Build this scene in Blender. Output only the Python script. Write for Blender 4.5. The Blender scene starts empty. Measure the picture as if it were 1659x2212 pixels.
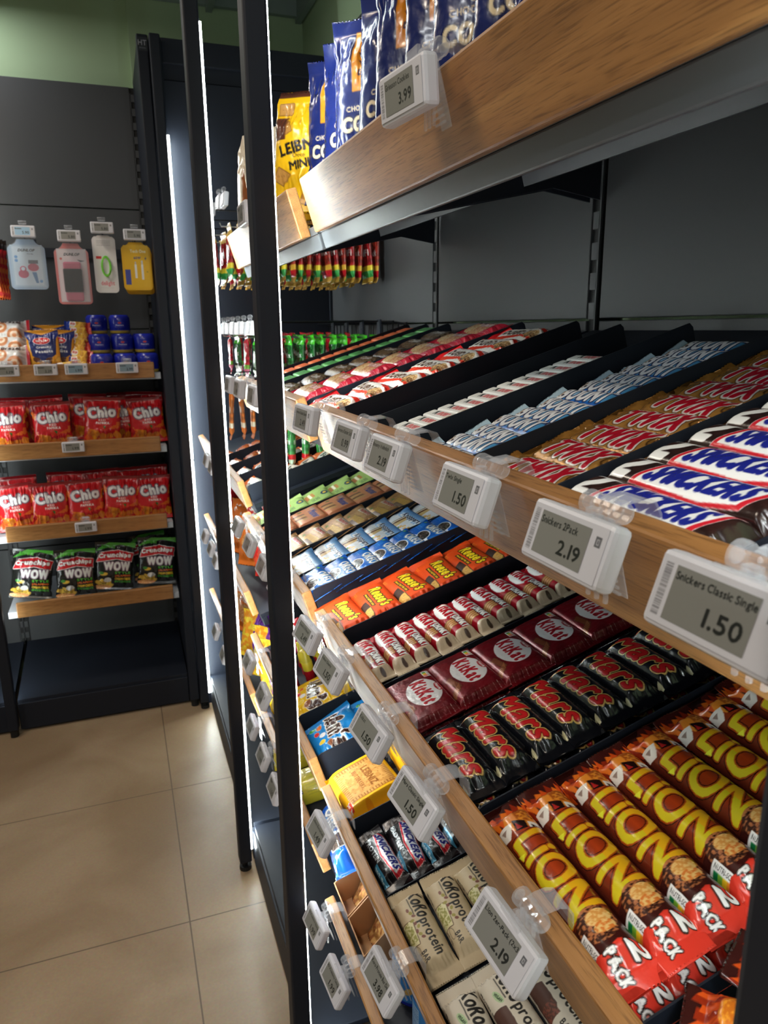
import bpy, bmesh, math, random
import numpy as np
from mathutils import Matrix, Vector, noise as mnoise

sc = bpy.context.scene
COL = sc.collection
random.seed(7)

# ------------------------------------------------------------------ camera
YAW, PITCH, ROLL, FPX = math.radians(19.77), math.radians(14.16), math.radians(-0.592), 1583.0
CAMZ = 1.49
def cam_matrix():
    F = Vector((math.sin(YAW) * math.cos(PITCH), math.cos(YAW) * math.cos(PITCH), -math.sin(PITCH)))
    R0 = Vector((math.cos(YAW), -math.sin(YAW), 0)); U0 = R0.cross(F)
    R = math.cos(ROLL) * R0 + math.sin(ROLL) * U0; U = R.cross(F)
    m = Matrix.Identity(4)
    for i in range(3):
        m[i][0] = R[i]; m[i][1] = U[i]; m[i][2] = -F[i]
    m[0][3], m[1][3], m[2][3] = 0, 0, CAMZ
    return m
cd = bpy.data.cameras.new('camera'); cam = bpy.data.objects.new('camera', cd); COL.objects.link(cam)
cd.sensor_fit = 'HORIZONTAL'; cd.sensor_width = 36; cd.lens = 36 * FPX / 1659; cd.clip_start = 0.02
cam.matrix_world = cam_matrix(); sc.camera = cam
cd.dof.use_dof = True; cd.dof.focus_distance = 0.78; cd.dof.aperture_fstop = 20.0

# ------------------------------------------------------------------ world, lights, exposure
w = bpy.data.worlds.new('world'); sc.world = w; w.use_nodes = True
w.node_tree.nodes['Background'].inputs[0].default_value = (0.60, 0.63, 0.66, 1)
w.node_tree.nodes['Background'].inputs[1].default_value = 0.16
sc.view_settings.view_transform = 'Standard'; sc.view_settings.look = 'None'
sc.view_settings.exposure = 0.12; sc.view_settings.gamma = 1.0; sc.view_settings.use_curve_mapping = False
LED_STRENGTH = 95.0
def area(name, loc, power, size, color, rot=(0, 0, 0), sy=None, spread=None):
    l = bpy.data.lights.new(name, 'AREA'); l.energy = power; l.color = color
    l.shape = 'RECTANGLE'; l.size = size; l.size_y = sy or size
    if spread: l.spread = spread
    o = bpy.data.objects.new(name, l); o.location = loc; o.rotation_euler = rot; COL.objects.link(o)
    return o
WARM = (1.0, 0.86, 0.70); COOL = (0.93, 0.97, 1.0)
LAMPS = [(-0.75, -0.9, 13, WARM), (-0.75, 0.75, 10, WARM), (-0.75, 2.45, 9, WARM), (0.1, -0.9, 12, COOL), (-1.9, 0.4, 12, COOL), (-0.45, 3.08, 2.2, COOL)]
for i, (x, y, p, c) in enumerate(LAMPS):
    area('ceiling_lamp_light', (x, y, 2.655), p, 0.28, c)

# ------------------------------------------------------------------ helpers
def s2l(c):
    c = np.asarray(c, float) / 255.0
    return np.where(c <= 0.04045, c / 12.92, ((c + 0.055) / 1.055) ** 2.4)
def rgba(c):
    return (*s2l(c), 1.0)
def mat(name, color=None, rough=0.5, metal=0.0, attr=False, bump=0.0, bscale=60, coat=0.0, spec=0.5, stretch=None):
    m = bpy.data.materials.new(name); m.use_nodes = True
    nt = m.node_tree; b = nt.nodes['Principled BSDF']
    b.inputs['Roughness'].default_value = rough; b.inputs['Metallic'].default_value = metal
    b.inputs['Coat Weight'].default_value = coat; b.inputs['Coat Roughness'].default_value = 0.12
    b.inputs['Specular IOR Level'].default_value = spec
    if color is not None: b.inputs['Base Color'].default_value = rgba(color)
    if attr:
        a = nt.nodes.new('ShaderNodeAttribute'); a.attribute_name = 'Col'
        nt.links.new(a.outputs['Color'], b.inputs['Base Color'])
    if bump:
        tc = nt.nodes.new('ShaderNodeTexCoord'); mp = nt.nodes.new('ShaderNodeMapping')
        if stretch: mp.inputs['Scale'].default_value = stretch
        n = nt.nodes.new('ShaderNodeTexNoise'); n.inputs['Scale'].default_value = bscale; n.inputs['Detail'].default_value = 2
        bp = nt.nodes.new('ShaderNodeBump'); bp.inputs['Strength'].default_value = bump; bp.inputs['Distance'].default_value = 0.002
        nt.links.new(tc.outputs['Object'], mp.inputs[0]); nt.links.new(mp.outputs[0], n.inputs['Vector'])
        nt.links.new(n.outputs[0], bp.inputs['Height']); nt.links.new(bp.outputs[0], b.inputs['Normal'])
    return m
M = {}
M['dark'] = mat('dark_powder_coat', (27, 32, 43), 0.55, spec=0.3, bump=0.05, bscale=900)
M['panel'] = mat('grey_powder_coat', (62, 64, 67), 0.5, bump=0.05, bscale=900)
M['lip'] = mat('satin_grey_metal', (92, 95, 99), 0.42)
M['white'] = mat('white_plastic', (216, 217, 226), 0.38)
M['lipwhite'] = mat('pale_shelf_lip', (190, 196, 204), 0.4)
M['black'] = mat('black_rubber', (16, 17, 19), 0.6)
M['wire'] = mat('dark_wire', (26, 28, 32), 0.35, 0.5)
M['chrome'] = mat('chrome_wire', (190, 192, 196), 0.25, 1.0)
M['film'] = mat('wrapper_gloss', None, 0.26, 0.0, True, 0.35, 90, coat=0.35)
M['foil'] = mat('wrapper_foil', None, 0.27, 0.40, True, 0.5, 110)
M['semi'] = mat('wrapper_semi', None, 0.3, 0.3, True, 0.45, 120, coat=0.2)
M['matte'] = mat('wrapper_matte', None, 0.5, 0.0, True, 0.3, 110)
M['print'] = mat('printed_face', None, 0.42, 0.0, True)
M['screen'] = mat('eink_screen', None, 0.3, 0.0, True)
M['card'] = mat('carton_board', (176, 132, 92), 0.75)
M['cardout'] = mat('carton_print', None, 0.55, 0.0, True)

def clear_mat(name, tint, op, rough=0.06):
    m = bpy.data.materials.new(name); m.use_nodes = True; nt = m.node_tree
    b = nt.nodes['Principled BSDF']; b.inputs['Base Color'].default_value = rgba(tint); b.inputs['Roughness'].default_value = rough
    b.inputs['Specular IOR Level'].default_value = 0.9
    t = nt.nodes.new('ShaderNodeBsdfTransparent'); mx = nt.nodes.new('ShaderNodeMixShader')
    lw = nt.nodes.new('ShaderNodeLayerWeight'); lw.inputs['Blend'].default_value = 0.35
    mr = nt.nodes.new('ShaderNodeMapRange'); mr.inputs['To Min'].default_value = op; mr.inputs['To Max'].default_value = min(1, op + 0.5)
    nt.links.new(lw.outputs['Facing'], mr.inputs['Value']); nt.links.new(mr.outputs[0], mx.inputs[0])
    nt.links.new(t.outputs[0], mx.inputs[1]); nt.links.new(b.outputs[0], mx.inputs[2])
    nt.links.new(mx.outputs[0], nt.nodes['Material Output'].inputs['Surface'])
    return m
M['clear'] = clear_mat('clear_plastic', (225, 228, 236), 0.07)
M['blister'] = clear_mat('blister_plastic', (225, 232, 240), 0.12)

def led_mat(k=1.0):
    m = bpy.data.materials.new('led_diffuser'); m.use_nodes = True
    b = m.node_tree.nodes['Principled BSDF']; b.inputs['Base Color'].default_value = (1, 1, 1, 1)
    b.inputs['Emission Color'].default_value = (0.90, 1.0, 0.98, 1); b.inputs['Emission Strength'].default_value = LED_STRENGTH * k
    return m
M['led'] = led_mat(); M['led_dim'] = led_mat(.22)

def wood_mat(name, c1, c2, c3):
    m = bpy.data.materials.new(name); m.use_nodes = True; nt = m.node_tree; L = nt.links
    b = nt.nodes['Principled BSDF']; b.inputs['Roughness'].default_value = 0.42
    tc = nt.nodes.new('ShaderNodeTexCoord'); mp = nt.nodes.new('ShaderNodeMapping')
    mp.inputs['Scale'].default_value = (14, 1.1, 22)
    n1 = nt.nodes.new('ShaderNodeTexNoise'); n1.inputs['Scale'].default_value = 2.2; n1.inputs['Detail'].default_value = 6; n1.inputs['Distortion'].default_value = 0.6
    mp2 = nt.nodes.new('ShaderNodeMapping'); mp2.inputs['Scale'].default_value = (160, 9, 260)
    n2 = nt.nodes.new('ShaderNodeTexNoise'); n2.inputs['Scale'].default_value = 3; n2.inputs['Detail'].default_value = 3
    r = nt.nodes.new('ShaderNodeValToRGB'); e = r.color_ramp.elements
    e[0].position = 0.3; e[0].color = rgba(c1); e[1].position = 0.72; e[1].color = rgba(c3)
    k = e.new(0.5); k.color = rgba(c2)
    mx = nt.nodes.new('ShaderNodeMix'); mx.data_type = 'RGBA'; mx.blend_type = 'MULTIPLY'; mx.inputs['Factor'].default_value = 0.5
    r2 = nt.nodes.new('ShaderNodeValToRGB'); r2.color_ramp.elements[0].position = 0.36; r2.color_ramp.elements[0].color = (0.25, 0.2, 0.16, 1)
    r2.color_ramp.elements[1].position = 0.48; r2.color_ramp.elements[1].color = (1, 1, 1, 1)
    L.new(tc.outputs['Object'], mp.inputs[0]); L.new(mp.outputs[0], n1.inputs['Vector']); L.new(n1.outputs[0], r.inputs[0])
    L.new(tc.outputs['Object'], mp2.inputs[0]); L.new(mp2.outputs[0], n2.inputs['Vector']); L.new(n2.outputs[0], r2.inputs[0])
    L.new(r.outputs[0], mx.inputs['A']); L.new(r2.outputs[0], mx.inputs['B']); L.new(mx.outputs['Result'], b.inputs['Base Color'])
    bp = nt.nodes.new('ShaderNodeBump'); bp.inputs['Strength'].default_value = 0.25; bp.inputs['Distance'].default_value = 0.001
    L.new(n2.outputs[0], bp.inputs['Height']); L.new(bp.outputs[0], b.inputs['Normal'])
    return m
M['wood'] = wood_mat('oak_board', (140, 96, 52), (162, 114, 64), (182, 134, 80))

def floor_mat():
    m = bpy.data.materials.new('beige_stone_tiles'); m.use_nodes = True; nt = m.node_tree; L = nt.links
    b = nt.nodes['Principled BSDF']; b.inputs['Roughness'].default_value = 0.38
    tc = nt.nodes.new('ShaderNodeTexCoord'); sep = nt.nodes.new('ShaderNodeSeparateXYZ'); L.new(tc.outputs['Object'], sep.inputs[0])
    def mth(op, a, bb=None):
        n = nt.nodes.new('ShaderNodeMath'); n.operation = op
        for i, v in enumerate((a, bb)):
            if v is None: continue
            if hasattr(v, 'links'): L.new(v, n.inputs[i])
            else: n.inputs[i].default_value = v
        return n.outputs[0]
    def grout(o, off):
        f = mth('FRACT', mth('DIVIDE', mth('SUBTRACT', o, off), 0.6))
        d = mth('MINIMUM', f, mth('SUBTRACT', 1.0, f))
        return mth('LESS_THAN', d, 0.0031)
    g = mth('MAXIMUM', grout(sep.outputs[0], 0.052 - 6), grout(sep.outputs[1], 1.665 - 6))
    n1 = nt.nodes.new('ShaderNodeTexNoise'); n1.inputs['Scale'].default_value = 2.6; n1.inputs['Detail'].default_value = 8; n1.inputs['Distortion'].default_value = 0.7
    L.new(tc.outputs['Object'], n1.inputs['Vector'])
    r = nt.nodes.new('ShaderNodeValToRGB'); e = r.color_ramp.elements
    e[0].position = 0.35; e[0].color = rgba((150, 126, 98)); e[1].position = 0.68; e[1].color = rgba((176, 154, 126))
    L.new(n1.outputs[0], r.inputs[0])
    n2 = nt.nodes.new('ShaderNodeTexNoise'); n2.inputs['Scale'].default_value = 160; n2.inputs['Detail'].default_value = 2
    L.new(tc.outputs['Object'], n2.inputs['Vector'])
    mx0 = nt.nodes.new('ShaderNodeMix'); mx0.data_type = 'RGBA'; mx0.blend_type = 'OVERLAY'; mx0.inputs['Factor'].default_value = 0.18
    L.new(r.outputs[0], mx0.inputs['A']); L.new(n2.outputs['Color'], mx0.inputs['B'])
    mx = nt.nodes.new('ShaderNodeMix'); mx.data_type = 'RGBA'; L.new(g, mx.inputs['Factor']); L.new(mx0.outputs['Result'], mx.inputs['A'])
    mx.inputs['B'].default_value = rgba((108, 92, 76)); L.new(mx.outputs['Result'], b.inputs['Base Color'])
    bp = nt.nodes.new('ShaderNodeBump'); bp.inputs['Strength'].default_value = 0.12; bp.inputs['Distance'].default_value = 0.002
    L.new(n1.outputs[0], bp.inputs['Height']); L.new(bp.outputs[0], b.inputs['Normal'])
    return m
M['floor'] = floor_mat()
M['green'] = mat('green_wall_paint', (172, 196, 158), 0.7, bump=0.05, bscale=300)
M['ceil'] = mat('dark_ceiling', (30, 34, 38), 0.7)
M['beam'] = mat('ceiling_louvre_green', (140, 156, 150), 0.6)

def tag(o, label=None, cat=None, group=None, kind=None):
    if label:
        assert 4 <= len(label.split()) <= 16, label
        o['label'] = label
    if cat: o['category'] = cat
    if group: o['group'] = group
    if kind: o['kind'] = kind
    return o
def empty(name, loc=(0, 0, 0), rz=0):
    o = bpy.data.objects.new(name, None); o.empty_display_size = 0.05; COL.objects.link(o)
    o.location = loc; o.rotation_euler = (0, 0, rz); return o
def link(name, me, parent=None, mw=None):
    o = bpy.data.objects.new(name, me); COL.objects.link(o)
    if parent: o.parent = parent
    if mw is not None: o.matrix_local = mw
    return o
class MB:
    """collects boxes, prisms, tubes into one mesh"""
    def __init__(s): s.bm = bmesh.new()
    def box(s, a, b, bev=0.0, mx=None):
        r = bmesh.ops.create_cube(s.bm, size=1); vs = r['verts']
        for v in vs:
            v.co = Vector([(a[i] + b[i]) / 2 + v.co[i] * (b[i] - a[i]) for i in range(3)])
        if bev:
            es = list({e for v in vs for e in v.link_edges})
            r2 = bmesh.ops.bevel(s.bm, geom=es, offset=bev, segments=2, affect='EDGES', profile=0.5)
            vs = list({v for f in r2['faces'] for v in f.verts} | {v for v in vs if v.is_valid})
        if mx is not None:
            for v in vs: v.co = mx @ v.co
        return s
    def prism(s, pts, axis, lo, hi):
        """polygon pts (2d) extruded along axis; the 2d axes are the other two in order"""
        def mk(p, t):
            q = list(p); q.insert(axis, t); return s.bm.verts.new(q)
        A = [mk(p, lo) for p in pts]; B = [mk(p, hi) for p in pts]; n = len(pts)
        s.bm.faces.new(A); s.bm.faces.new(B[::-1])
        for i in range(n): s.bm.faces.new((A[i], B[i], B[(i + 1) % n], A[(i + 1) % n]))
        return s
    def tube(s, path, r, seg=8, closed=False):
        path = [Vector(p) for p in path]; rings = []
        for i, p in enumerate(path):
            a = path[max(0, i - 1)]; b = path[min(len(path) - 1, i + 1)]; d = (b - a).normalized()
            up = Vector((0, 0, 1)) if abs(d.z) < 0.9 else Vector((1, 0, 0))
            u = d.cross(up).normalized(); v = d.cross(u)
            rr = r[i] if isinstance(r, (list, tuple)) else r
            rings.append([s.bm.verts.new(p + rr * (math.cos(2 * math.pi * k / seg) * u + math.sin(2 * math.pi * k / seg) * v)) for k in range(seg)])
        for a, b in zip(rings, rings[1:]):
            for k in range(seg): s.bm.faces.new((a[k], a[(k + 1) % seg], b[(k + 1) % seg], b[k]))
        s.bm.faces.new(rings[0]); s.bm.faces.new(rings[-1][::-1]); return s
    def mesh(s, name, m, smooth=False):
        bmesh.ops.recalc_face_normals(s.bm, faces=s.bm.faces)
        me = bpy.data.meshes.new(name); s.bm.to_mesh(me); s.bm.free()
        me.materials.append(m)
        if smooth: me.polygons.foreach_set('use_smooth', [True] * len(me.polygons))
        return me
    def build(s, name, m, parent=None, smooth=False):
        return link(name, s.mesh(name, m, smooth), parent)

# ------------------------------------------------------------------ painting onto vertex grids
_gl = {}
def glyph(ch):
    if ch not in _gl:
        cu = bpy.data.curves.new('g', 'FONT'); cu.body = ch; cu.resolution_u = 4
        ob = bpy.data.objects.new('g', cu); me = ob.to_mesh()
        n = len(me.vertices); co = np.zeros(n * 3); me.vertices.foreach_get('co', co); co = co.reshape(-1, 3)[:, :2]
        ed = {}
        for p in me.polygons:
            vs = list(p.vertices)
            for a, b in zip(vs, vs[1:] + vs[:1]):
                k = (min(a, b), max(a, b)); ed[k] = ed.get(k, 0) + 1
        e = np.array([k for k, c in ed.items() if c % 2], int).reshape(-1, 2)
        E = co[e] if len(e) else np.zeros((0, 2, 2))
        ob.to_mesh_clear(); bpy.data.objects.remove(ob); bpy.data.curves.remove(cu)
        bb = (co[:, 0].min(), co[:, 0].max()) if n else (0, 0.25)
        _gl[ch] = (E, bb)
    return _gl[ch]
def vnoise(h, w, cell, seed, octv=2):
    rs = np.random.RandomState(seed); out = np.zeros((h, w)); amp = 1.0; tot = 0
    for o in range(octv):
        c = max(1.5, cell / 2 ** o); gh, gw = int(h / c) + 3, int(w / c) + 3
        g = rs.rand(gh, gw); y = np.arange(h) / c; x = np.arange(w) / c
        y0 = y.astype(int); x0 = x.astype(int); fy = (y - y0)[:, None]; fx = (x - x0)[None]
        fy = fy * fy * (3 - 2 * fy); fx = fx * fx * (3 - 2 * fx)
        a = g[y0][:, x0]; b = g[y0][:, x0 + 1]; c2 = g[y0 + 1][:, x0]; d = g[y0 + 1][:, x0 + 1]
        out += amp * ((a * (1 - fx) + b * fx) * (1 - fy) + (c2 * (1 - fx) + d * fx) * fy); tot += amp; amp *= 0.5
    return out / tot
def dilate(m, r):
    r = int(round(r))
    if r < 1: return m
    H, W = m.shape; P = np.pad(m, r).astype(np.int32); out = np.zeros((H, W), bool)
    cs = np.concatenate([np.zeros((P.shape[0], 1), np.int32), np.cumsum(P, 1)], 1)
    for dy in range(-r, r + 1):
        dx = int(math.sqrt(r * r - dy * dy)); row = cs[r + dy:r + dy + H]
        out |= (row[:, r + dx + 1:r + dx + 1 + W] - row[:, r - dx:r - dx + W]) > 0
    return out
class Art:
    """a flat print in millimetres, origin at the lower left corner"""
    def __init__(s, w, h, bg, k=4):
        s.w, s.h, s.k = w, h, k; s.W, s.H = int(w * k), int(h * k)
        s.a = np.empty((s.H, s.W, 3)); s.a[:] = bg; s.seed = 1
        s.X, s.Y = np.meshgrid((np.arange(s.W) + .5) / k, (np.arange(s.H) + .5) / k)
    def put(s, m, c):
        s.a[m] = c; return s
    def emask(s, E):
        T = np.zeros((s.H + 1, s.W + 1), np.int64)
        for (x0, y0), (x1, y1) in E * s.k:
            if y0 > y1: x0, y0, x1, y1 = x1, y1, x0, y0
            r0 = max(0, math.ceil(y0 - .5)); r1 = min(s.H - 1, math.ceil(y1 - .5) - 1)
            if r1 < r0: continue
            r = np.arange(r0, r1 + 1); x = x0 + (r + .5 - y0) / (y1 - y0) * (x1 - x0)
            np.add.at(T, (r, np.clip(np.ceil(x - .5).astype(int), 0, s.W)), 1)
        return (np.cumsum(T, 1)[:s.H, :s.W] & 1).astype(bool)
    def poly(s, pts, c, ol=None, olw=0):
        P = np.array(pts, float); E = np.stack([P, np.roll(P, -1, 0)], 1); m = s.emask(E)
        if ol is not None: s.put(dilate(m, olw * s.k), ol)
        return s.put(m, c)
    def rect(s, x0, y0, x1, y1, c): return s.put((s.X >= x0) & (s.X < x1) & (s.Y >= y0) & (s.Y < y1), c)
    def ell(s, cx, cy, rx, ry, c, rot=0, noise=None, ol=None, olw=0):
        r = math.radians(rot); dx, dy = s.X - cx, s.Y - cy
        u = dx * math.cos(r) + dy * math.sin(r); v = -dx * math.sin(r) + dy * math.cos(r)
        q = (u / rx) ** 2 + (v / ry) ** 2
        if ol is not None: s.put((np.abs(u) / (rx + olw)) ** 2 + (np.abs(v) / (ry + olw)) ** 2 < 1, ol)
        m = q < 1; s.put(m, c)
        if noise is not None: s.mottle(m, c, noise)
        return s
    def mottle(s, m, c1, c2, cell=1.6, th=.5):
        s.seed += 1; n = vnoise(s.H, s.W, cell * s.k, s.seed + 11)
        t = np.clip((n - th) * 6 + .5, 0, 1)[..., None]
        A = np.array(c1, float) * (1 - t) + np.array(c2, float) * t; s.a[m] = A[m]; return s
    def gradx(s, x0, x1, c0, c1, y0=-1, y1=1e9):
        m = (s.X >= x0) & (s.X < x1) & (s.Y >= y0) & (s.Y < y1)
        t = np.clip((s.X - x0) / (x1 - x0), 0, 1)[..., None]; A = np.array(c0, float) * (1 - t) + np.array(c1, float) * t
        s.a[m] = A[m]; return s
    def grady(s, y0, y1, c0, c1, x0=-1, x1=1e9):
        m = (s.X >= x0) & (s.X < x1) & (s.Y >= y0) & (s.Y < y1)
        t = np.clip((s.Y - y0) / (y1 - y0), 0, 1)[..., None]; A = np.array(c0, float) * (1 - t) + np.array(c1, float) * t
        s.a[m] = A[m]; return s
    def text(s, t, cx, cy, hg, c, wd=None, rot=0, shear=0, ol=(), bold=0, arc=0, gap=None, grow=0, c2=None):
        bold = min(bold * .68, hg * .072); gap = gap if gap is not None else .07 + 1.5 * bold / max(hg, 1)
        pen = 0; G = []
        for ch in t:
            if ch == ' ': pen += .28; continue
            E, bb = glyph(ch); G.append(E + np.array([pen - bb[0], 0])); pen += bb[1] - bb[0] + gap
        if not G: return s
        A = np.concatenate(G); x0, x1 = A[..., 0].min(), A[..., 0].max(); y0, y1 = A[..., 1].min(), A[..., 1].max()
        sy = hg / (y1 - y0); sx = wd / (x1 - x0) if wd else sy
        r = math.radians(rot); mk = np.zeros((s.H, s.W), bool)
        for E in G:
            x = (E[..., 0] - (x0 + x1) / 2) * sx; y = (E[..., 1] - (y0 + y1) / 2) * sy
            xn = x / (max(1e-6, (x1 - x0) * sx / 2)); y = y * (1 + grow * xn) + arc * (1 - xn * xn) ; x = x + shear * y
            q = np.stack([cx + x * math.cos(r) - y * math.sin(r), cy + x * math.sin(r) + y * math.cos(r)], -1)
            mk |= s.emask(q)
        if bold: mk = dilate(mk, bold * s.k)
        for rr, cc in ol: s.put(dilate(mk, rr * .62 * s.k), cc)
        s.put(mk, c)
        if c2 is not None:
            m2 = mk & (s.Y > cy); s.put(m2, c2)
        return s
    def lines(s, x0, y0, x1, y1, c, n=4, lw=.25, seed=0):
        """rows of illegibly small print"""
        rs = np.random.RandomState(seed + 5)
        for i in range(n):
            y = y0 + (y1 - y0) * (i + .5) / n; x = x0
            while x < x1:
                L = rs.uniform(.8, 2.6); s.rect(x, y - lw, min(x + L, x1), y + lw, c); x += L + .6
        return s
    def bars(s, x0, y0, x1, y1, c=(30, 30, 30), bg=(245, 245, 245), vert=True, seed=3):
        s.rect(x0, y0, x1, y1, bg); rs = np.random.RandomState(seed); p = x0 + .4 if vert else y0 + .4
        e = x1 if vert else y1
        while p < e - .6:
            q = rs.choice([.25, .4, .6]);
            s.rect(p, y0 + .4, p + q, y1 - .4, c) if vert else s.rect(x0 + .4, p, x1 - .4, p + q, c)
            p += q + rs.choice([.3, .5])
        return s
    def nutri(s, x, y, L, hh, letter='E'):
        cs = [(20, 130, 70), (130, 190, 60), (250, 205, 40), (240, 140, 40), (225, 70, 40)]
        s.rect(x, y, x + L, y + hh, (248, 248, 246)); g = L * .8 / 5
        for i, c in enumerate(cs): s.rect(x + L * .1 + g * i, y + hh * .12, x + L * .1 + g * (i + 1) - .05, y + hh * .58, c)
        s.text('NUTRI-SCORE', x + L * .5, y + hh * .8, hh * .2, (60, 60, 60), wd=L * .85)
        s.ell(x + L * .82, y + hh * .35, L * .11, hh * .33, (215, 50, 45), ol=(255, 255, 255), olw=.2)
        s.text(letter, x + L * .82, y + hh * .35, hh * .34, (255, 255, 255)); return s
    def grid(s, nx, ny):
        ye = (np.arange(ny) * s.H / ny).astype(int); xe = (np.arange(nx) * s.W / nx).astype(int)
        r = np.add.reduceat(np.add.reduceat(s.a, ye, 0), xe, 1)
        cy = np.diff(np.append(ye, s.H)); cx = np.diff(np.append(xe, s.W))
        return (r / cy[:, None, None] / cx[None, :, None]).transpose(1, 0, 2)     # [x, y, rgb]
def grid_mesh(name, P, C, m, wrap=False, caps=False, smooth=True):
    nu, nv = P.shape[:2]; me = bpy.data.meshes.new(name)
    idx = np.arange(nu * nv).reshape(nu, nv); nx = np.roll(idx, -1, 1) if wrap else idx[:, 1:]; b = idx if wrap else idx[:, :-1]
    F = np.stack([b[:-1], b[1:], nx[1:], nx[:-1]], -1).reshape(-1, 4)
    loops = F.ravel(); tot = np.full(len(F), 4); st = np.arange(len(F)) * 4
    if caps:
        loops = np.concatenate([loops, idx[0], idx[-1][::-1]]); n0 = len(F) * 4
        st = np.concatenate([st, [n0, n0 + nv]]); tot = np.concatenate([tot, [nv, nv]])
    me.vertices.add(nu * nv); me.vertices.foreach_set('co', P.reshape(-1).astype(np.float32))
    me.loops.add(len(loops)); me.loops.foreach_set('vertex_index', loops.astype(np.int32))
    me.polygons.add(len(st)); me.polygons.foreach_set('loop_start', st.astype(np.int32))
    me.polygons.foreach_set('use_smooth', np.full(len(st), smooth))
    me.update(calc_edges=True); me.validate()
    at = me.attributes.new('Col', 'FLOAT_COLOR', 'POINT')
    at.data.foreach_set('color', np.concatenate([s2l(C.reshape(-1, 3)), np.ones((nu * nv, 1))], 1).ravel().astype(np.float32))
    me.materials.append(m); return me
def sstep(x): x = np.clip(x, 0, 1); return x * x * (3 - 2 * x)
def pack(name, L, W, H, C, m, fin=.012, tr=.014, n=3.6, sym=False, seed=1, wr=.0012, bend=(.004, .004), zf=.35, pillow=0.0, flare=1.06, nu=None, zig=.0009, bw=None, wcell=9):
    """a sealed wrapper: L along X with crimped fins, girth along Y, belly up Z. C = colours [nu, nv]"""
    nu, nv = C.shape[:2]; u = np.linspace(0, L, nu)
    th = np.linspace(math.pi, 0, 2001); y = np.sign(np.cos(th)) * np.abs(np.cos(th)) ** (2 / n); z = np.abs(np.sin(th)) ** (2 / n)
    yy, zz = y * W / 2, z * (H if not sym else H / 2)
    arc = np.concatenate([[0], np.cumsum(np.hypot(np.diff(yy), np.diff(zz)))]); t = np.linspace(0, arc[-1], nv)
    ys = np.interp(t, arc, y); zs = np.interp(t, arc, z)
    d = np.minimum(u, L - u); a = sstep((d - fin) / tr); a = a ** .8
    if pillow: a = a * ((1 - pillow) + pillow * np.sin(np.pi * np.clip((u - fin) / (L - 2 * fin), 0, 1)) ** .7)
    A = a[:, None]; hw = (W / 2) * (flare * (1 - A) + A); Y = hw * ys[None]
    Hh = H if not sym else H / 2; z0 = 0 if sym else H * zf
    Z = Hh * zs[None] * A + (z0 + .0007 * zs[None]) * (1 - A)
    nz = vnoise(nu, nv, max(3, nu / wcell), seed, 3) - .5; nz2 = vnoise(nu, nv, max(3, nv / 10), seed + 50, 2) - .5
    edge = 4 * A * (1 - A); Wk = wr * (.35 + 1.6 * edge) * 2
    st = vnoise(1, nv, max(2, nv / 16), seed + 90, 2) - .5
    top = np.clip(zs[None], 0, 1) ** 2
    Z = Z + (nz * .6 + nz2 * .6) * Wk * A * top + st * edge * wr * 5 * top
    Y = Y + nz2 * Wk * .7 * A
    f0 = np.clip((fin - u) / fin, 0, 1)[:, None]; f1 = np.clip((u - (L - fin)) / fin, 0, 1)[:, None]
    wv = vnoise(1, nv, max(2, nv / 5), seed + 31, 1) - .5
    Z = Z + f0 * (bend[0] + wv * .003) + f1 * (bend[1] + wv * .003)
    X = np.repeat((u - L / 2)[:, None], nv, 1)
    zg = np.where(np.arange(nv) % 4 < 2, 1, -1) * zig; X[0] += zg; X[-1] += zg
    P = np.stack([X, Y, Z], -1)
    if sym:
        B = P[:, ::-1].copy(); B[..., 2] = -B[..., 2] + 2 * (f0 * (bend[0] + wv * .003) + f1 * (bend[1] + wv * .003))[:, ::-1] if False else -(B[..., 2])
        k0 = (f0 * (bend[0] + wv * .003) + f1 * (bend[1] + wv * .003))[:, ::-1]; B[..., 2] += 2 * k0 - .0004
        P = np.concatenate([P, B[:, 1:-1]], 1); CB = C[:, ::-1] if bw is None else np.broadcast_to(np.array(bw, float), C.shape)
        C = np.concatenate([C, CB[:, 1:-1]], 1)
    return grid_mesh(name, P, C, m, wrap=True, caps=True)
def upright(G):
    """print drawn upright -> colours for a wrapper whose length runs upward"""
    return G.transpose(1, 0, 2)[:, ::-1]
def frame(x, y, z, o):
    m = Matrix.Identity(4)
    for i in range(3): m[i][0] = x[i]; m[i][1] = y[i]; m[i][2] = z[i]; m[i][3] = o[i]
    return m
def rot(ax, deg): return Matrix.Rotation(math.radians(deg), 4, ax)
ORD = ['nearest the wooden front board', 'second from the wooden front board', 'third from the wooden front board', 'fourth from the wooden front board', 'fifth from the wooden front board', 'sixth from the wooden front board',
       'seventh from the wooden front board', 'eighth from the wooden front board', 'ninth from the wooden front board', 'tenth from the wooden front board', 'eleventh from the wooden front board', 'twelfth from the wooden front board', 'thirteenth from the wooden front board', 'fourteenth from the wooden front board', 'fifteenth from the wooden front board']

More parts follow.
